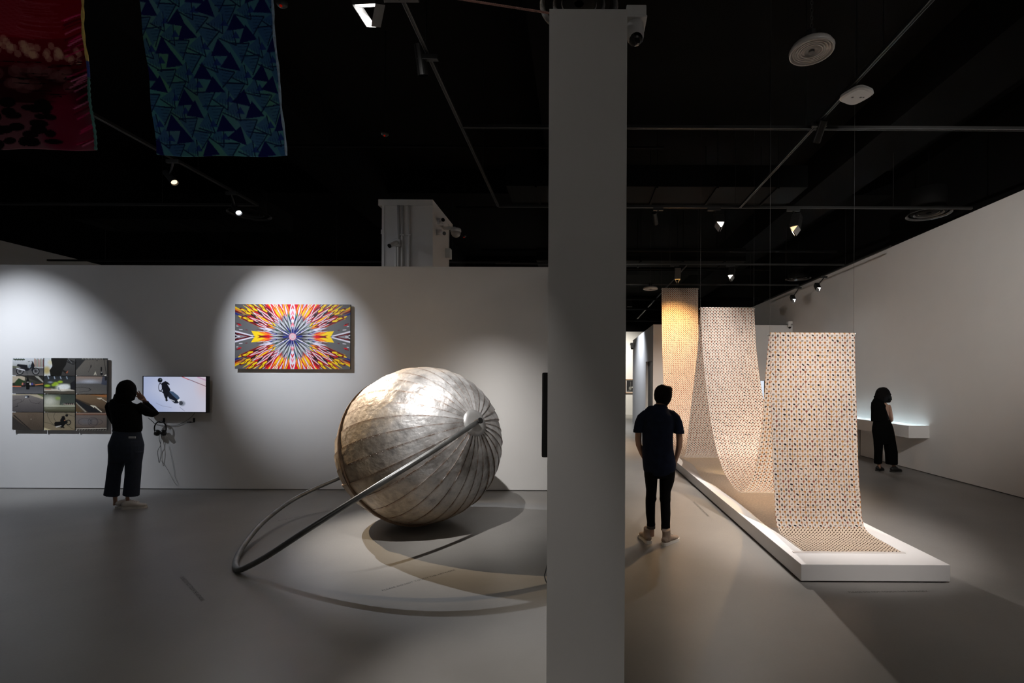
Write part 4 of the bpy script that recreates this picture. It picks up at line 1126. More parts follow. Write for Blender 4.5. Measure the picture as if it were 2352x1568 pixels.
vs = []; uvs = []; fs = []; acc = 0.0
for i, p in enumerate(prof):
    if i: acc += (p - prof[i - 1]).length
    for k in range(M_across + 1):
        s = k / M_across
        hang = min(1.0, max(0.0, (p.z - .17) / .4)) * (1 if abs(p.y - 5.05) > .1 and abs(p.y - 7.96) > .1 and abs(p.y - 11.7) > .1 else .25)
        wob = (.010 * math.sin(s * 9 + acc * 1.3) + .006 * math.sin(s * 17 - acc * 2.1)) * hang
        slack = .012 * math.sin(acc * .9) * (s - .5)
        zz = max(p.z + (.0 if hang > 0 else .003 * math.sin(s * 12 + acc * 6)), .153)
        vs.append((CX0 + (CX1 - CX0) * s + .008 * math.sin(acc * 2.2) * hang + slack, p.y + wob, zz))
        uvs.append((s * 17.0, acc / CELL))
for i in range(len(prof) - 1):
    for k in range(M_across):
        a = i * (M_across + 1) + k
        fs.append((a, a + 1, a + M_across + 2, a + M_across + 1))
def uv_mesh(name, vs, fs, uvs, m, parent=None, loc=(0, 0, 0)):
    off = parent_world(parent) if parent else Vector((0, 0, 0))
    me = bpy.data.meshes.new(name); me.from_pydata([tuple(Vector(v) - off) for v in vs], [], fs)
    ul = me.uv_layers.new(name='UVMap')
    for lp in me.loops: ul.data[lp.index].uv = uvs[lp.vertex_index]
    for p in me.polygons: p.use_smooth = True
    me.materials.append(m)
    o = bpy.data.objects.new(name, me); COL.objects.link(o)
    if parent: o.parent = parent
    return o
cl = empty('printed_cloth', (2.43, 8.0, .15), 'long cream cloth printed with orange fans and grey ovals, draped over three rods', 'textile')
uv_mesh('cloth_strip', vs, fs, uvs, M_CLOTH, cl)
MB().box(CX0 - .10, CX1 + .02, 4.262, 4.292, .1505, .156).build('end_strip', mat('clear_strip', (.62, .58, .56), .3), cl)
# pale sheet standing in for light and shadow cast through the cloth onto the plinth
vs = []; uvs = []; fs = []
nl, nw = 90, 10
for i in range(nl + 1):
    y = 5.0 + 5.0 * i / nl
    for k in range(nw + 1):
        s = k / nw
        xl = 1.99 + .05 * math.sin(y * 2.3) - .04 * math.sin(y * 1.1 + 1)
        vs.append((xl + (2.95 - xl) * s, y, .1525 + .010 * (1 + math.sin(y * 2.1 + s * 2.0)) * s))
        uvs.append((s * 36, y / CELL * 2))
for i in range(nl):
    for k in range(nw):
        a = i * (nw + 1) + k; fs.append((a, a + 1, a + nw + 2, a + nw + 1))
M_CAST_LIGHT = mat('pale_cast_light', (.84, .76, .66), .8, noise=.18, nscale=45, bump=.3, bscale=70)
o = uv_mesh('cast_light_sheet', vs, fs, uvs, M_CAST_LIGHT); tag(o, 'pale beige sheet standing in for light cast through the draped cloth onto the plinth', 'textile')

def rod(y, z, label, top):
    r = empty('hanging_rod', ((CX0 + CX1) / 2, y, z), label, 'rod')
    MB().cyl((CX0 - .02, y, z), (CX1 + .02, y, z), .012, n=12).build('bar', mat('clear_rod', (.45, .44, .42), .2, metal=.3), r, smooth=True)
    for x in (CX0 - .005, CX1 + .005):
        MB().cyl((x, y, z), (x, y, top), .0012, n=6).build('wire', M_WIRE, r)
        MB().cyl((x - .02, y, z - .012), (x + .02, y, z + .016), .008, n=8).build('end_clip', M_STEEL, r)
rod(5.062, 2.155, 'rod on thin wires carrying the nearest cloth panel', 5.9)
rod(7.967, 2.865, 'rod on thin wires carrying the middle cloth panel', 5.9)
rod(11.72, 3.915, 'rod on thin wires carrying the tallest cloth panel', 5.9)

# ------------------------------------------------------------------ wall display case with its light
r = empty('wall_display_case', (6.2, 10.8, .65), 'long white wall-mounted display case with a glowing top', 'display case')
sx0, sx1, sy0, sy1, sz0, sz1 = 6.02, 6.40, 8.82, 12.9, .655, .878
b = MB()
b.box(sx0, sx0 + .02, sy0, sy1, sz0, sz1); b.box(sx0 + .02, sx1, sy0, sy0 + .02, sz0, sz1); b.box(sx0 + .02, sx1, sy1 - .02, sy1, sz0, sz1); b.box(sx0 + .02, sx1, sy0 + .02, sy1 - .02, sz0, sz0 + .02)
b.build('case_body', M_WALL, r)
def glass_material():
    m = bpy.data.materials.new('clear_case_glass'); m.use_nodes = True
    p = m.node_tree.nodes['Principled BSDF']
    p.inputs['Base Color'].default_value = (.93, .98, .96, 1); p.inputs['Roughness'].default_value = .02
    p.inputs['Transmission Weight'].default_value = 1.0; p.inputs['IOR'].default_value = 1.05
    return m
MB().box(sx0 + .005, sx1 - .002, sy0 + .005, sy1 - .005, sz1 - .012, sz1).build('glass_top', glass_material(), r)
MB().box(sx0 + .03, sx1 - .01, sy0 + .03, sy1 - .03, sz0 + .10, sz0 + .105).build('display_bed', M_PLASTIC_W, r)
MB().box(sx1 - .05, sx1 - .02, sy0 + .05, sy1 - .05, sz0 + .115, sz0 + .13).build('led_strip', emission_mat('led_cool', (.80, .92, 1.0), 70.0), r)
MB().box(6.25, 6.40, 11.0, 11.25, 0, sz0).build('support_panel', M_WALL, r)
MB().box(6.395, 6.40, 10.98, 11.0, 0.02, sz0).build('shadow_joint', M_BASE, r)

# framed picture in the far bright room
pc = at(1447, 886, 24.36)
r = empty('framed_picture', (pc.x, 24.38, pc.z - .35), 'small framed dark picture on the far bright wall', 'picture')
def fr(a, b2, c0, c1, nm, m, y0=24.33, y1=24.40): MB().box(a, b2, y0, y1, c0, c1).build(nm, m, r)
px0, px1, pz0, pz1 = pc.x - .24, pc.x + .26, pc.z - .36, pc.z + .34
woodm = mat('oak_frame', (.30, .17, .08), .5, noise=.2)
fr(px0, px1, pz0, pz0 + .03, 'frame_bar', woodm); fr(px0, px1, pz1 - .03, pz1, 'frame_bar', woodm); fr(px0, px0 + .03, pz0, pz1, 'frame_bar', woodm); fr(px1 - .03, px1, pz0, pz1, 'frame_bar', woodm)
fr(px0 + .03, px1 - .03, pz0 + .03, pz1 - .03, 'mount', M_PLASTIC_W, 24.37, 24.40)
c = Canvas(16, 22, (34, 34, 36), 2); c.ell(.5, .3, .2, .15, (120, 120, 116)); c.line([(.6, .4), (.55, .9)], .1, (84, 84, 84)); c.ell(.8, .4, .1, .06, (180, 180, 176)); c.line([(.1, .1), (.9, .14)], .06, (90, 90, 90))
print_mesh('picture_face', c, lambda x, y: (px0 + .07 + (px1 - px0 - .14) * x, 24.365, pz0 + .07 + (pz1 - pz0 - .14) * y), M_PHOTO, r)

# ------------------------------------------------------------------ lettering on the floor
M_INK = mat('floor_lettering', (.03, .029, .028), .5)
def floor_text(a, b, label, up=1):
    a = Vector(a); b = Vector(b)
    cu = bpy.data.curves.new('floor_text_curve', 'FONT')
    cu.body = 'PLEASE DO NOT TOUCH THE ARTWORK'; cu.size = 1.0
    cu.space_character = 1.12
    t = bpy.data.objects.new('floor_text_curve', cu); COL.objects.link(t)
    dg = bpy.context.evaluated_depsgraph_get()
    me = bpy.data.meshes.new_from_object(t.evaluated_get(dg))
    bpy.data.objects.remove(t)
    xs = [v.co.x for v in me.vertices]; w = max(xs) - min(xs); x0 = min(xs)
    d = (b - a); Ln = Vector((d.x, d.y)).length; k = Ln / w
    ang = math.atan2(d.y, d.x)
    for v in me.vertices:
        x, y = (v.co.x - x0) * k, v.co.y * k * 1.12
        v.co = Vector((x, y, 0))
    me.materials.append(M_INK)
    o = bpy.data.objects.new('floor_lettering', me); COL.objects.link(o)
    o.location = (a.x, a.y, .0012); o.rotation_euler = (0, 0, ang)
    return tag(o, label, 'lettering')
floor_text(ground(879, 1357), ground(1047, 1309), 'dark floor lettering in front of the metal ball')
floor_text(ground(413, 1326), ground(462, 1381), 'dark floor lettering left of the pipe bend')
floor_text(ground(1951, 1361), ground(2134, 1359), 'dark floor lettering in front of the plinth')
floor_text(ground(1591, 1152), ground(1625, 1186), 'dark floor lettering along the side of the plinth beside the man')
floor_text(ground(640, 1196), ground(760, 1173), 'dark floor lettering behind the pipe handle')

# ------------------------------------------------------------------ banners hanging at the upper left
def blue_canvas():
    rng = random.Random(3)
    c = Canvas(200, 400, (80, 134, 138), 2)
    for k in range(60):
        c.ell(rng.random(), rng.random(), rng.uniform(.08, .3), rng.uniform(.04, .15), rng.choice([(70, 132, 118), (54, 96, 132), (98, 116, 132), (60, 124, 140), (96, 140, 96), (52, 90, 120)]), .45, .9)
    def tri(x, y, s, a, col, op=1.0, outline=False):
        pts = [(x + s * math.cos(a + t), y + s * .43 * math.sin(a + t)) for t in (math.pi / 2, math.pi / 2 + 2.0, math.pi / 2 + 4.2)]
        if outline:
            for i in range(2): c.line([pts[i], pts[i + 1]], .008, (24, 40, 70))
            for k in range(5):
                t = (k + 1) / 6
                ax, ay = pts[0][0] * (1 - t) + pts[1][0] * t, pts[0][1] * (1 - t) + pts[1][1] * t
                bx, by = pts[0][0] * (1 - t) + pts[2][0] * t, pts[0][1] * (1 - t) + pts[2][1] * t
                c.line([(ax, ay), (ax * .4 + bx * .6, ay * .4 + by * .6)], .004, (36, 56, 90), .7)
        else: c.poly(pts, col, op)
    for j in range(26):
        for i in range(8):
            x = (i + .5 * (j % 2)) / 7.0 + rng.uniform(-.01, .01); y = (j + .5) / 26 + rng.uniform(-.004, .004)
            k = (i + j * 2 + (j // 2)) % 3
            if k == 0: tri(x, y, .082, rng.uniform(-.35, .25), (26, 30, 88))
            elif k == 1: tri(x, y, .085, math.pi + rng.uniform(-.2, .2), (46, 76, 130), .55); tri(x, y, .09, math.pi + rng.uniform(-.15, .15), None, 1, True)
            else: tri(x, y + .004, .07, rng.uniform(1.5, 2.0), (44, 70, 128), .5); tri(x, y, .08, rng.uniform(1.5, 1.9), None, 1, True); tri(x + .05, y, .035, 0, (34, 50, 120), .8)
    return c
def red_canvas():
    rng = random.Random(8)
    c = Canvas(110, 300, (140, 18, 40), 2)
    c.vgrad(0, .14, (112, 78, 86), (84, 44, 52)); c.vgrad(.14, .25, (44, 10, 16), (56, 12, 18)); c.vgrad(.25, .34, (84, 14, 26), (110, 16, 30)); c.vgrad(.34, 1, (128, 16, 34), (110, 12, 28))
    for k in range(14): c.ell(rng.uniform(.72, 1.0), rng.uniform(0, .16), .14, .05, (104, 12, 44), .5, .8)
    for k in range(36):
        y = .35 + k * .0045; c.line([(0, y), (.25, y + .006), (.5, y - .002), (rng.uniform(.5, .85), y - .012)], .010, (150, 112, 116), .30)
    for k in range(46):
        x = rng.uniform(.30, .95); c.ell(x, .285 + .05 * (1 - x) + rng.uniform(-.018, .022), .024, .0105, (168, 148, 128), .6)
    for k in range(16): c.ell(rng.uniform(.3, .85), rng.uniform(.18, .25), rng.uniform(.04, .07), .018, (108, 74, 74), .5)
    for k in range(34): c.ell(rng.uniform(0, .72), rng.uniform(.01, .15), rng.uniform(.03, .065), rng.uniform(.008, .016), (18, 8, 12), .95)
    for k in range(46): x = rng.random(); y = rng.uniform(.14, .27); c.line([(x, y), (x + rng.uniform(.05, .2), y + rng.uniform(-.004, .004))], .007, (16, 6, 8), .8)
    for k in range(60): y = rng.uniform(0, .6); x = rng.uniform(.82, .9); c.line([(x, y), (1, y + .02)], .012, rng.choice([(178, 44, 104), (70, 8, 26), (196, 120, 156), (120, 10, 50)]), .7)
    return c
def banner(name, label, xl, xr, yb, zb, slope, top, cv, edge_cols, sag=0.0):
    r = empty(name, ((xl + xr) / 2, yb, zb), label, 'banner')
    def fn(x, y):
        z = zb + (top - zb) * y
        return (xl + (xr - xl) * x, yb - slope * (z - zb) + .012 * math.sin(x * 9 + y * 5) + .006 * math.sin(y * 31), z - sag * math.sin(math.pi * x) * (1 - y))
    cv.a = cv.a * 1.45
    o = print_mesh('banner_cloth', cv, fn, print_material('banner_dye', .75, 0, .35, .15), r, smooth=True)
    md = o.modifiers.new('thick', 'SOLIDIFY'); md.thickness = .008; md.offset = -1
    for (y0, y1, col) in edge_cols:
        pts = [Vector(fn(1.0, y0 + (y1 - y0) * i / 40)) + Vector((.003, 0, .0)) for i in range(41)]
        MB().loft([(*p, .007 + .002 * math.sin(i * 1.9)) for i, p in enumerate(pts)], 8).build('edge_piping', mat('piping_%d_%d_%d' % tuple(int(99 * q) for q in col), col, .6, noise=.3, nscale=40), r, smooth=True)
    pt = Vector(fn(0, 1)); pq = Vector(fn(1, 1))
    MB().cyl(pt, pq, .012, n=10).build('top_rod', M_STEEL, r)
    for q in (pt, pq): MB().cyl(q, (q.x, q.y, 6.0), .003, n=6).build('cord', M_WIRE, r)
    return r
banner('blue_banner', 'hanging blue green cloth banner printed with dark triangles', -2.805, -1.952, 3.2, 3.145, .155, 5.1, blue_canvas(), [(0, 1, (.45, .62, .80))], .012)
banner('red_banner', 'hanging crimson batik cloth banner at the upper left corner', -3.977, -3.115, 3.1, 3.127, .085, 5.1, red_canvas(), [(0, .22, (.10, .30, .28)), (.22, .27, (.05, .10, .45)), (.27, 1, (.85, .66, .20))])
# twisted rope near the ceiling
ra, rb = at(1030, -6, 2.6), at(1300, 36, 2.6)
rp = MB()
for s in range(3):
    pts = []
    for i in range(161):
        t = i / 160; p = ra.lerp(rb, t) - Vector((0, 0, .0)); a = t * 120 + s * 2 * math.pi / 3
        pts.append(p + Vector((0, .0035 * math.cos(a), .0035 * math.sin(a))))
    rp.tube(pts, .0028, 5)
rp.build('twisted_rope', mat('pink_rope', (.42, .22, .18), .7, noise=.3, nscale=60), None, smooth=True, label='thin twisted pink rope stretched to the top of the pillar', cat='rope')

# ------------------------------------------------------------------ people
M_SKIN = mat('skin', (.30, .17, .115), .55, noise=.06, nscale=30)
M_HAIR = mat('black_hair', (.004, .0035, .0035), .85, spec=.1, noise=.3, nscale=60, bump=.4, bscale=120)
def remeshed(name, mb, material, parent, voxel=.006, smooth=3, label=None):
    o = mb.build(name, material, parent)
    m1 = o.modifiers.new('remesh', 'REMESH'); m1.mode = 'VOXEL'; m1.voxel_size = voxel; m1.use_smooth_shade = True
    m2 = o.modifiers.new('smooth', 'SMOOTH'); m2.iterations = smooth; m2.factor = .5
    dg = bpy.context.evaluated_depsgraph_get()
    me = bpy.data.meshes.new_from_object(o.evaluated_get(dg))
    o.modifiers.clear()
    old = o.data; o.data = me; bpy.data.meshes.remove(old)
    for p in me.polygons: p.use_smooth = True
    if label: o['label'] = label
    return o

class Figure:
    """measures read from the photograph (mm per measure k), turned into rings around the person's own axis"""
    def __init__(self, pos, k, cx, cy, label):
        self.pos = Vector(pos); self.k = k; self.cx = cx; self.cy = cy
        self.t = self.pos.x / self.pos.y
        self.root = empty('person', pos, label, 'person')
    def pt(self, x, y, d=0.0):
        """x, y on the photo measure, d metres away from the viewer"""
        return self.pos + Vector(((x - self.cx) * self.k + self.t * d, d, (self.cy - y) * self.k))
    def R(self, y, l, r, ry, d=0.0):
        p = self.pt((l + r) / 2, y, d); half = (r - l) / 2 * self.k
        ry = min(ry, .66 * half / max(abs(self.t), .01))
        rx = math.sqrt(max(half ** 2 - (self.t * ry) ** 2, (half * .45) ** 2))
        return (p.x, p.y, p.z, rx, ry)
    def A(self, x, y, r, d=0.0, r2=None):
        p = self.pt(x, y, d)
        return (p.x, p.y, p.z, r * self.k, (r2 or r) * self.k)
def head(mb, c, yaw=0.0, s=1.0):
    """skull, jaw, nose, brow, lips and ears; face towards +y turned by yaw"""
    c = Vector(c)
    Rm = Matrix.Rotation(yaw, 3, 'Z')
    h = MB()
    h.sphere((0, -.008, .015), .1 * s, .76, .95, 1.08, 24, 16)
    h.loft([(0, .015, -.115 * s, .030 * s, .030 * s), (0, .022, -.10 * s, .046 * s, .055 * s), (0, .015, -.06 * s, .062 * s, .075 * s), (0, .0, 0, .070 * s, .09 * s)], 20)
    h.loft([(0, .085 * s, .015 * s, .008 * s), (0, .102 * s, -.02 * s, .012 * s), (0, .092 * s, -.036 * s, .015 * s)], 10)
    h.loft([(-.045 * s, .072 * s, .028 * s, .008 * s), (0, .084 * s, .026 * s, .009 * s), (.045 * s, .072 * s, .028 * s, .008 * s)], 8, side=(0, 0, 1))
    h.loft([(-.022 * s, .072 * s, -.064 * s, .004 * s), (0, .080 * s, -.064 * s, .008 * s), (.022 * s, .072 * s, -.064 * s, .004 * s)], 8, side=(0, 0, 1))
    for sd in (-1, 1):
        h.loft([(sd * .076 * s, -.008, -.028 * s, .010 * s, .006 * s), (sd * .082 * s, -.012, 0, .018 * s, .008 * s), (sd * .080 * s, -.016, .026 * s, .014 * s, .006 * s)], 8, side=(0, 1, 0))
        h.sphere((sd * .032 * s, .068 * s, .006 * s), .013 * s, n=10, m=8)
    mb.add([c + Rm @ v for v in h.v], h.f)

def shoe(root, heel, ang, L, W, h, m_up, m_sole, high=0.0, open_mat=None):
    heel = Vector(heel); d = Vector((math.cos(ang), math.sin(ang), 0)); s = Vector((-d.y, d.x, 0))
    def P(t, z, o=0): return heel + d * (t * L) + s * o + Vector((0, 0, z))
    up = MB(); rr = []
    for t, w, hh in ((.02, .55, .62), (.08, .74, .85), (.2, .80, 1.0), (.38, .84, 1.0), (.52, .92, .82), (.66, 1.0, .62), (.8, .95, .50), (.92, .72, .42), (.985, .40, .32)):
        q = P(t, .018 + hh * h / 2); rr.append((*q, w * W / 2, hh * h / 2))
    up.loft(rr, 18, side=s)
    if high > 0:
        a = P(.22, h * .5); b = P(.20, high)
        up.loft([(*a, W * .44, W * .52), (*P(.23, high * .7), W * .42, W * .50), (*b, W * .44, W * .52)], 18, side=s)
    upo = remeshed('shoe_upper', up, m_up, root, .0045, 3)
    pts = []
    for t, w in ((0, .35), (.03, .62), (.1, .78), (.25, .82), (.4, .80), (.55, .92), (.7, 1.04), (.82, 1.0), (.92, .78), (.98, .45), (1.0, .2)):
        pts.append((t, w * W / 2 * 1.04))
    out = [P(t * 1.03 - .015, 0, w) for t, w in pts] + [P(t * 1.03 - .015, 0, -w) for t, w in reversed(pts)]
    n = len(out)
    sl = MB().add(out + [q + Vector((0, 0, .026)) for q in out], [tuple(range(n)), tuple(range(2 * n - 1, n - 1, -1))] + [(i, (i + 1) % n, n + (i + 1) % n, n + i) for i in range(n)])
    sl.build('shoe_sole', m_sole, root)
    for k in range(3):
        q0 = P(.42 + .07 * k, .026 + h * (.92 - .13 * k), W * .2); q1 = P(.45 + .07 * k, .026 + h * (.90 - .13 * k), -W * .2); qm = (q0 + q1) / 2 + Vector((0, 0, .010))
        MB().tube([q0, qm, q1], .0035, 6).build('shoe_lace', m_sole, upo)

# ---- woman at the photo grid, hand raised to her face
f = Figure((-5.883, 6.257, 0), .001151, 300, 1494, 'woman in black top and wide dark jeans raising one hand beside the television')
W1 = f.root
b = MB()
head(b, f.pt(322, 195, .03), -.25, 1.0)
b.loft([f.R(300, 275, 365, .05), f.R(250, 278, 362, .05, .02)], 16)
b.loft([f.R(900, 170, 470, .10), f.R(720, 170, 480, .115), f.R(600, 195, 480, .10), f.R(450, 170, 470, .10), f.R(350, 160, 450, .075), f.R(325, 245, 395, .05)], 20)
b.loft([f.A(455, 345, 34), f.A(560, 425, 28, .06), f.A(632, 448, 21, .12), f.A(640, 438, 20, .14), f.A(590, 385, 21, .17), f.A(548, 325, 21, .19), f.A(530, 296, 25, .195, 14), f.A(505, 266, 31, .20, 14), f.A(490, 248, 29, .20, 12)], 14, side=(0, 0, 1))
for pts in (((505, 250), (482, 214), (460, 184)), ((494, 254), (464, 222), (441, 194)), ((487, 262), (456, 240), (432, 214)), ((482, 274), (454, 262), (430, 246))):
    b.loft([f.A(x, y, 7.6 - .9 * i, .20 - .012 * i) for i, (x, y) in enumerate(pts)] + [f.A(pts[2][0] - 2, pts[2][1] - 3, 4, .175)], 10)
b.loft([f.A(520, 285, 9, .18), f.A(490, 290, 8.5, .15), f.A(462, 276, 7.5, .13), f.A(452, 266, 5, .125)], 10)
b.loft([f.A(140, 345, 32), f.A(158, 450, 30, .05), f.A(195, 535, 27, .14), f.A(215, 530, 25, .2), f.A(255, 440, 23, .27), f.A(290, 350, 20, .28), f.A(305, 290, 26, .27, 14), f.A(310, 258, 24, .25, 12)], 14)
for k in range(4): b.loft([f.A(300 + 8 * k, 265, 7.5, .25), f.A(304 + 8 * k, 232, 7, .23), f.A(308 + 8 * k, 205, 6, .20)], 10)
b.loft([f.A(292, 285, 8, .26), f.A(275, 262, 7.5, .24), f.A(276, 242, 6, .22)], 10)
for l, r_, dx in ((158, 236, 0), (300, 372, 0)):
    b.loft([f.R(860, l + 5, r_ + 15, .06), f.R(1100, l + 10, r_ - 5, .05), f.R(1350, l + 12, r_ - 12, .042), f.R(1430, l + 18, r_ - 10, .04), f.R(1470, l + 15, r_ - 5, .05)], 16)
remeshed('body', b, M_SKIN, W1, .0055, 3)
top = MB()
top.loft([f.R(272, 272, 368, .062), f.R(290, 262, 378, .066), f.R(303, 190, 430, .078), f.R(318, 130, 468, .095), f.R(345, 112, 488, .112), f.R(400, 128, 492, .122), f.R(480, 148, 502, .125), f.R(560, 160, 508, .125), f.R(612, 166, 510, .125), f.R(634, 172, 500, .122)], 28)
top.loft([f.A(150, 335, 44, -.01), f.A(140, 360, 47), f.A(152, 450, 42, .05), f.A(190, 545, 36, .14), f.A(212, 545, 33, .2), f.A(250, 445, 30, .27), f.A(284, 362, 26, .28)], 16)
top.loft([f.A(440, 340, 46), f.A(500, 385, 50, .03), f.A(570, 430, 47, .07), f.A(635, 450, 38, .12), f.A(655, 444, 34, .13), f.A(620, 408, 34, .155), f.A(585, 368, 31, .17), f.A(556, 336, 27, .185)], 16, side=(0, 0, 1))
top.loft([f.R(612, 163, 196, .03, -.06), f.R(640, 158, 190, .02, -.06)], 10)
M_TOP = mat('black_knit_top', (.005, .005, .0055), .9, spec=.08, noise=.2, nscale=40, bump=.2, bscale=200)
remeshed('long_sleeved_top', top, M_TOP, W1, .006, 4, 'black long-sleeved top')
je = MB()
je.loft([f.R(628, 172, 490, .118), f.R(660, 162, 496, .125), f.R(720, 140, 512, .145), f.R(790, 112, 530, .155), f.R(850, 114, 526, .150), f.R(930, 120, 514, .130), f.R(975, 128, 506, .110)], 28)
je.loft([f.R(860, 118, 320, .125), f.R(1000, 113, 310, .120), f.R(1060, 105, 290, .115), f.R(1130, 96, 270, .112), f.R(1250, 82, 260, .108), f.R(1345, 66, 254, .108), f.R(1358, 60, 254, .110)], 24)
je.loft([f.R(860, 310, 522, .125), f.R(1000, 302, 502, .120), f.R(1130, 302, 494, .112), f.R(1250, 290, 484, .108), f.R(1345, 279, 478, .108), f.R(1356, 274, 479, .110)], 24)
M_JEAN = mat('dark_indigo_denim', (.010, .018, .036), .8, noise=.25, nscale=25, bump=.15, bscale=250)
remeshed('wide_jeans', je, M_JEAN, W1, .006, 7, 'wide cropped dark jeans')
ha = MB()
ha.loft([f.R(60, 300, 335, .03), f.R(66, 275, 365, .055), f.R(82, 244, 395, .085), f.R(115, 216, 424, .105), f.R(155, 202, 438, .115), f.R(195, 199, 440, .11), f.R(235, 192, 428, .105, -.01), f.R(268, 178, 416, .095, -.02), f.R(290, 176, 408, .085, -.025), f.R(306, 200, 396, .075, -.03), f.R(318, 235, 380, .05, -.03)], 28)
ha.loft([f.R(225, 180, 240, .03, -.03), f.R(265, 168, 225, .03, -.03), f.R(286, 162, 190, .012, -.03)], 12)
ha.loft([f.R(215, 395, 440, .03, .02), f.R(260, 385, 418, .025, .02), f.R(288, 385, 405, .012, .02)], 12)
remeshed('bob_hair', ha, M_HAIR, W1, .006, 2, 'black shoulder-length bob')
br = MB(); br.loft([f.A(553, 333, 28, .187), f.A(545, 320, 28, .192)], 16, side=(0, 0, 1)); br.build('wristband', mat('dark_red_band', (.03, .008, .012), .5), W1, smooth=True)
p = f.pt(387, 690, -.152)
MB().box(p.x - .043, p.x + .043, p.y - .008, p.y + .004, p.z - .012, p.z + .013).build('phone', M_PLASTIC_W, W1, bevel=.004, label='white phone sticking out of the back pocket')
M_CANVAS_W = mat('white_canvas_shoe', (.52, .49, .45), .7, noise=.08, nscale=40); M_SOLE_W = mat('white_rubber_sole', (.60, .57, .53), .6)
hl = f.pt(212, 1494, -.06); shoe(W1, (hl.x, hl.y, 0), math.radians(72), .25, .088, .085, M_CANVAS_W, M_SOLE_W)
hl = f.pt(258, 1494, -.09); shoe(W1, (hl.x + .02, hl.y, 0), math.radians(22), .255, .088, .085, M_CANVAS_W, M_SOLE_W)

# ---- man in a short-sleeved shirt, hands in his pockets
f = Figure((.839, 4.988, 0), .001118, 290, 1507, 'man in navy short-sleeved shirt and black skinny trousers beside the plinth')
MN = f.root
b = MB()
head(b, f.pt(316, 160, .02), -.12, 1.0)
b.loft([f.R(310, 225, 350, .07), f.R(262, 246, 344, .058), f.R(205, 250, 350, .058, .01)], 16)
b.loft([f.R(900, 150, 425, .10), f.R(780, 160, 410, .105), f.R(600, 150, 395, .10), f.R(430, 130, 405, .11), f.R(330, 120, 430, .09), f.R(285, 190, 370, .07)], 22)
b.loft([f.A(130, 370, 30), f.A(92, 460, 32, .0), f.A(87, 560, 30, .02), f.A(92, 610, 28, .03), f.A(118, 690, 24, .07), f.A(150, 760, 21, .11), f.A(165, 800, 24, .12, 16), f.A(172, 850, 20, .12, 14)], 14)
b.loft([f.A(425, 372, 30), f.A(462, 460, 32, .0), f.A(470, 560, 30, .02), f.A(468, 620, 29, .03), f.A(455, 690, 24, .06), f.A(440, 750, 21, .09), f.A(425, 800, 24, .11, 16), f.A(415, 850, 20, .11, 14)], 14)
for sx, x0_ in ((1, 160), (-1, 425)):
    for k in range(4): b.loft([f.A(x0_ + sx * 8 * k, 845, 7.5, .12), f.A(x0_ + sx * (4 + 8 * k), 880, 7, .125), f.A(x0_ + sx * (8 + 8 * k), 910, 6, .12)], 8)
    b.loft([f.A(x0_ + sx * 20, 810, 9, .13), f.A(x0_ + sx * 34, 840, 8, .13), f.A(x0_ + sx * 36, 866, 6, .125)], 8)
for l, r_ in ((165, 250), (300, 385)):
    b.loft([f.R(860, l - 8, r_ + 8, .075), f.R(1090, l + 4, r_ - 4, .05), f.R(1350, l + 14, r_ - 10, .036), f.R(1450, l + 16, r_ - 10, .036)], 16)
remeshed('body', b, M_SKIN, MN, .0055, 3)
sh = MB()
sh.loft([f.R(246, 236, 345, .066), f.R(260, 218, 362, .074), f.R(278, 180, 388, .086), f.R(300, 150, 405, .098), f.R(330, 130, 418, .115), f.R(380, 124, 420, .125), f.R(450, 120, 414, .125), f.R(540, 124, 408, .120), f.R(640, 124, 412, .118), f.R(720, 124, 424, .120), f.R(800, 132, 442, .124), f.R(840, 138, 438, .124), f.R(872, 165, 415, .118), f.R(892, 215, 370, .100)], 30)
sh.loft([f.A(200, 322, 50), f.A(155, 334, 49), f.A(118, 364, 47), f.A(98, 410, 45), f.A(88, 455, 42), f.A(85, 486, 40)], 18)
sh.loft([f.A(350, 324, 50), f.A(398, 336, 49), f.A(432, 366, 47), f.A(452, 412, 46), f.A(462, 460, 46), f.A(463, 492, 46)], 18)
M_SHIRT = mat('navy_cotton_shirt', (.009, .013, .028), .9, spec=.1, noise=.25, nscale=18, bump=.25, bscale=30)
remeshed('short_sleeved_shirt', sh, M_SHIRT, MN, .006, 6, 'navy short-sleeved shirt with untucked tail')
for (x, y, r_) in ((85, 480, 43), (464, 488, 49)):
    cf = MB(); cf.loft([f.A(x, y - 16, r_), f.A(x, y + 14, r_ + 1)], 20)
    remeshed('sleeve_cuff', cf, M_SHIRT, MN, .005, 1)
co = MB(); co.loft([f.R(232, 240, 340, .062, .0), f.R(268, 212, 366, .072)], 24); remeshed('collar', co, M_SHIRT, MN, .005, 1)
tr = MB()
tr.loft([f.R(790, 150, 425, .108), f.R(850, 142, 432, .112), f.R(905, 146, 430, .105)], 24)
tr.loft([f.R(850, 145, 275, .10), f.R(930, 150, 268, .090), f.R(1030, 162, 262, .078), f.R(1080, 160, 258, .072), f.R(1100, 158, 262, .07), f.R(1130, 157, 250, .066), f.R(1240, 160, 248, .062), f.R(1320, 172, 248, .052), f.R(1352, 170, 252, .052)], 20)
tr.loft([f.R(850, 280, 432, .10), f.R(930, 284, 424, .090), f.R(1030, 286, 392, .078), f.R(1090, 288, 390, .072), f.R(1110, 286, 391, .07), f.R(1140, 294, 388, .066), f.R(1240, 298, 390, .062), f.R(1330, 303, 386, .052), f.R(1368, 301, 388, .052)], 20)
M_TROU = mat('black_skinny_trousers', (.004, .004, .0045), .9, spec=.08, noise=.2, nscale=20, bump=.3, bscale=25)
remeshed('skinny_trousers', tr, M_TROU, MN, .006, 2, 'black skinny trousers with turned-up cuffs')
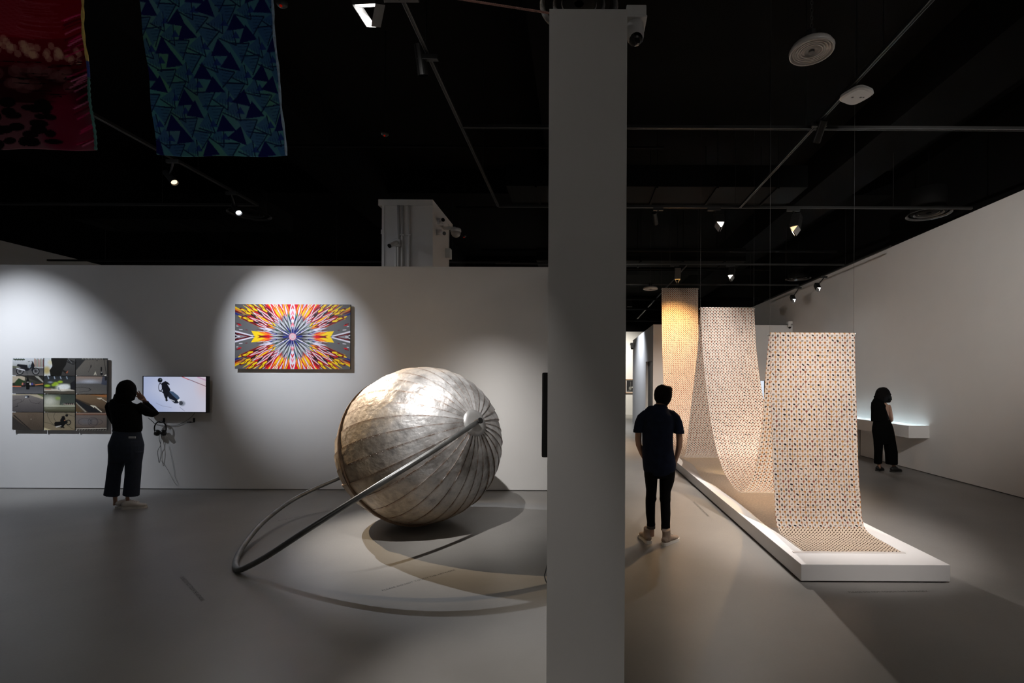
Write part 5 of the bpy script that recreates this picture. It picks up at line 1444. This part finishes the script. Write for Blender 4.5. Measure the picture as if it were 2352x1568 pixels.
for ya, l, r_ in ((1350, 170, 250), (1366, 301, 387)):
    cu = MB(); cu.loft([f.R(ya, l, r_, .050), f.R(ya + 29, l + 2, r_, .050)], 20)
    remeshed('trouser_cuff', cu, mat('faded_cuff', (.035, .03, .028), .8, noise=.2), MN, .005, 1)
ha = MB()
ha.loft([f.R(57, 300, 340, .03), f.R(63, 268, 366, .06), f.R(80, 248, 392, .085), f.R(112, 236, 400, .102), f.R(150, 230, 400, .108), f.R(185, 234, 392, .10, -.006), f.R(210, 246, 378, .085, -.016), f.R(232, 258, 358, .062, -.022)], 26)
ha.loft([f.R(84, 350, 400, .05, .04), f.R(104, 360, 405, .04, .05), f.R(120, 370, 400, .03, .04)], 12)
remeshed('short_hair', ha, M_HAIR, MN, .0055, 2, 'short black hair')
M_HT = mat('tan_canvas_high_top', (.26, .20, .16), .75, noise=.12, nscale=40)
hl = f.pt(204, 1500, -.05); shoe(MN, (hl.x - .01, hl.y, 0), math.radians(100), .27, .092, .075, M_HT, M_SOLE_W, .15)
hl = f.pt(322, 1500, -.10); shoe(MN, (hl.x, hl.y, 0), math.radians(48), .275, .095, .075, M_HT, M_SOLE_W, .15)

# ---- woman in black at the display case
f = Figure((5.74, 9.10, 0), .001122, 340, 1465, 'woman with curly hair in sleeveless black top and trousers at the display case')
W2 = f.root
b = MB()
head(b, f.pt(328, 195, .04), -.5, 1.0)
b.loft([f.R(320, 270, 370, .06), f.R(280, 285, 365, .052), f.R(240, 288, 365, .05, .01)], 16)
b.loft([f.R(820, 175, 480, .11), f.R(640, 180, 440, .105), f.R(520, 160, 425, .105), f.R(400, 150, 420, .10), f.R(335, 160, 430, .08), f.R(300, 230, 380, .06)], 20)
b.loft([f.A(415, 360, 30), f.A(428, 400, 35, .0), f.A(442, 460, 35, .005), f.A(458, 530, 32, .02), f.A(472, 590, 29, .04), f.A(474, 618, 26, .055), f.A(474, 630, 18, .06)], 16)
b.loft([f.A(476, 608, 24, .045), f.A(462, 628, 26, .075), f.A(425, 640, 24, .13), f.A(385, 642, 21, .18), f.A(350, 634, 24, .21, 14), f.A(318, 628, 22, .22, 12)], 14, side=(0, 0, 1))
for k in range(4): b.loft([f.A(322, 614 + 9 * k, 7.5, .22), f.A(290, 612 + 10 * k, 7, .222), f.A(262, 616 + 10 * k, 6, .21)], 8)
b.loft([f.A(350, 620, 9, .235), f.A(330, 602, 8, .24), f.A(312, 594, 6, .24)], 8)
b.loft([f.A(190, 372, 26), f.A(182, 440, 28, .03), f.A(186, 520, 27, .07), f.A(200, 590, 25, .10), f.A(206, 612, 18, .11)], 14)
b.loft([f.A(200, 600, 23, .10), f.A(235, 625, 24, .15), f.A(290, 645, 21, .21), f.A(330, 650, 23, .2, 13), f.A(360, 650, 20, .2, 12)], 14, side=(0, 0, 1))
for k in range(4): b.loft([f.A(355, 640 + 8 * k, 7.5, .2), f.A(385, 640 + 8 * k, 7, .2), f.A(408, 642 + 8 * k, 6, .195)], 8)
b.loft([f.A(335, 640, 9, .22), f.A(352, 628, 8, .225), f.A(368, 624, 6, .225)], 8)
for l, r_ in ((225, 300), (470, 552)):
    b.loft([f.R(860, l + (0 if l < 300 else -70), r_ + (0 if l < 300 else -60), .06), f.R(1100, l + (0 if l < 300 else -25), r_ + (0 if l < 300 else -25), .05), f.R(1330, l + 8, r_ - 6, .04), f.R(1420, l + 10, r_ - 4, .042)], 16)
remeshed('body', b, M_SKIN, W2, .0055, 3)
vt = MB()
vt.loft([f.R(285, 262, 372, .066), f.R(296, 200, 392, .076), f.R(310, 148, 398, .09), f.R(345, 122, 392, .108), f.R(400, 118, 384, .118), f.R(455, 122, 396, .122), f.R(520, 121, 416, .124), f.R(580, 120, 432, .124), f.R(612, 120, 442, .124)], 28)
M_BK = mat('matte_black_cotton', (.0025, .0025, .0025), .95, spec=.05, noise=.2, nscale=30, bump=.2, bscale=60)
remeshed('sleeveless_top', vt, M_BK, W2, .006, 2, 'loose cropped sleeveless black top')
pt_ = MB()
pt_.loft([f.R(605, 162, 448, .115), f.R(650, 156, 462, .122), f.R(710, 142, 490, .140), f.R(770, 136, 508, .150), f.R(840, 150, 522, .145), f.R(930, 164, 540, .125), f.R(1010, 168, 548, .10)], 28)
pt_.loft([f.R(880, 160, 345, .12), f.R(1000, 168, 332, .11), f.R(1150, 178, 326, .10), f.R(1330, 174, 320, .10), f.R(1336, 180, 316, .095)], 22)
pt_.loft([f.R(880, 330, 530, .12), f.R(1000, 336, 552, .11), f.R(1150, 358, 580, .10), f.R(1340, 370, 582, .10), f.R(1350, 376, 576, .095)], 22)
remeshed('wide_trousers', pt_, M_BK, W2, .006, 3, 'wide black cropped trousers')
ha = MB()
ha.loft([f.R(58, 305, 345, .03), f.R(66, 268, 385, .06), f.R(90, 230, 418, .09), f.R(130, 202, 444, .108), f.R(180, 188, 458, .115), f.R(225, 182, 460, .112), f.R(258, 192, 452, .10), f.R(278, 215, 440, .085), f.R(300, 290, 440, .06)], 28)
rng = random.Random(5)
for (x, y, r_) in ((190, 220, 20), (196, 245, 22), (215, 262, 18), (432, 272, 30), (446, 252, 26), (464, 262, 14), (430, 292, 24), (405, 292, 28), (442, 228, 28), (418, 262, 34), (440, 180, 22), (205, 190, 18), (420, 140, 22), (235, 125, 18)):
    q = f.pt(x, y, rng.uniform(-.05, .02)); ha.sphere(q, r_ * f.k, n=12, m=8)
remeshed('curly_hair', ha, M_HAIR, W2, .006, 1, 'curly black chin-length hair')
M_CLOG = mat('black_clog', (.008, .008, .008), .6, noise=.1)
hl = f.pt(228, 1465, -.02); shoe(W2, (hl.x, hl.y, 0), math.radians(35), .24, .095, .08, M_CLOG, M_CLOG)
hl = f.pt(462, 1465, -.10); shoe(W2, (hl.x, hl.y, 0), math.radians(18), .255, .095, .08, M_CLOG, M_CLOG)
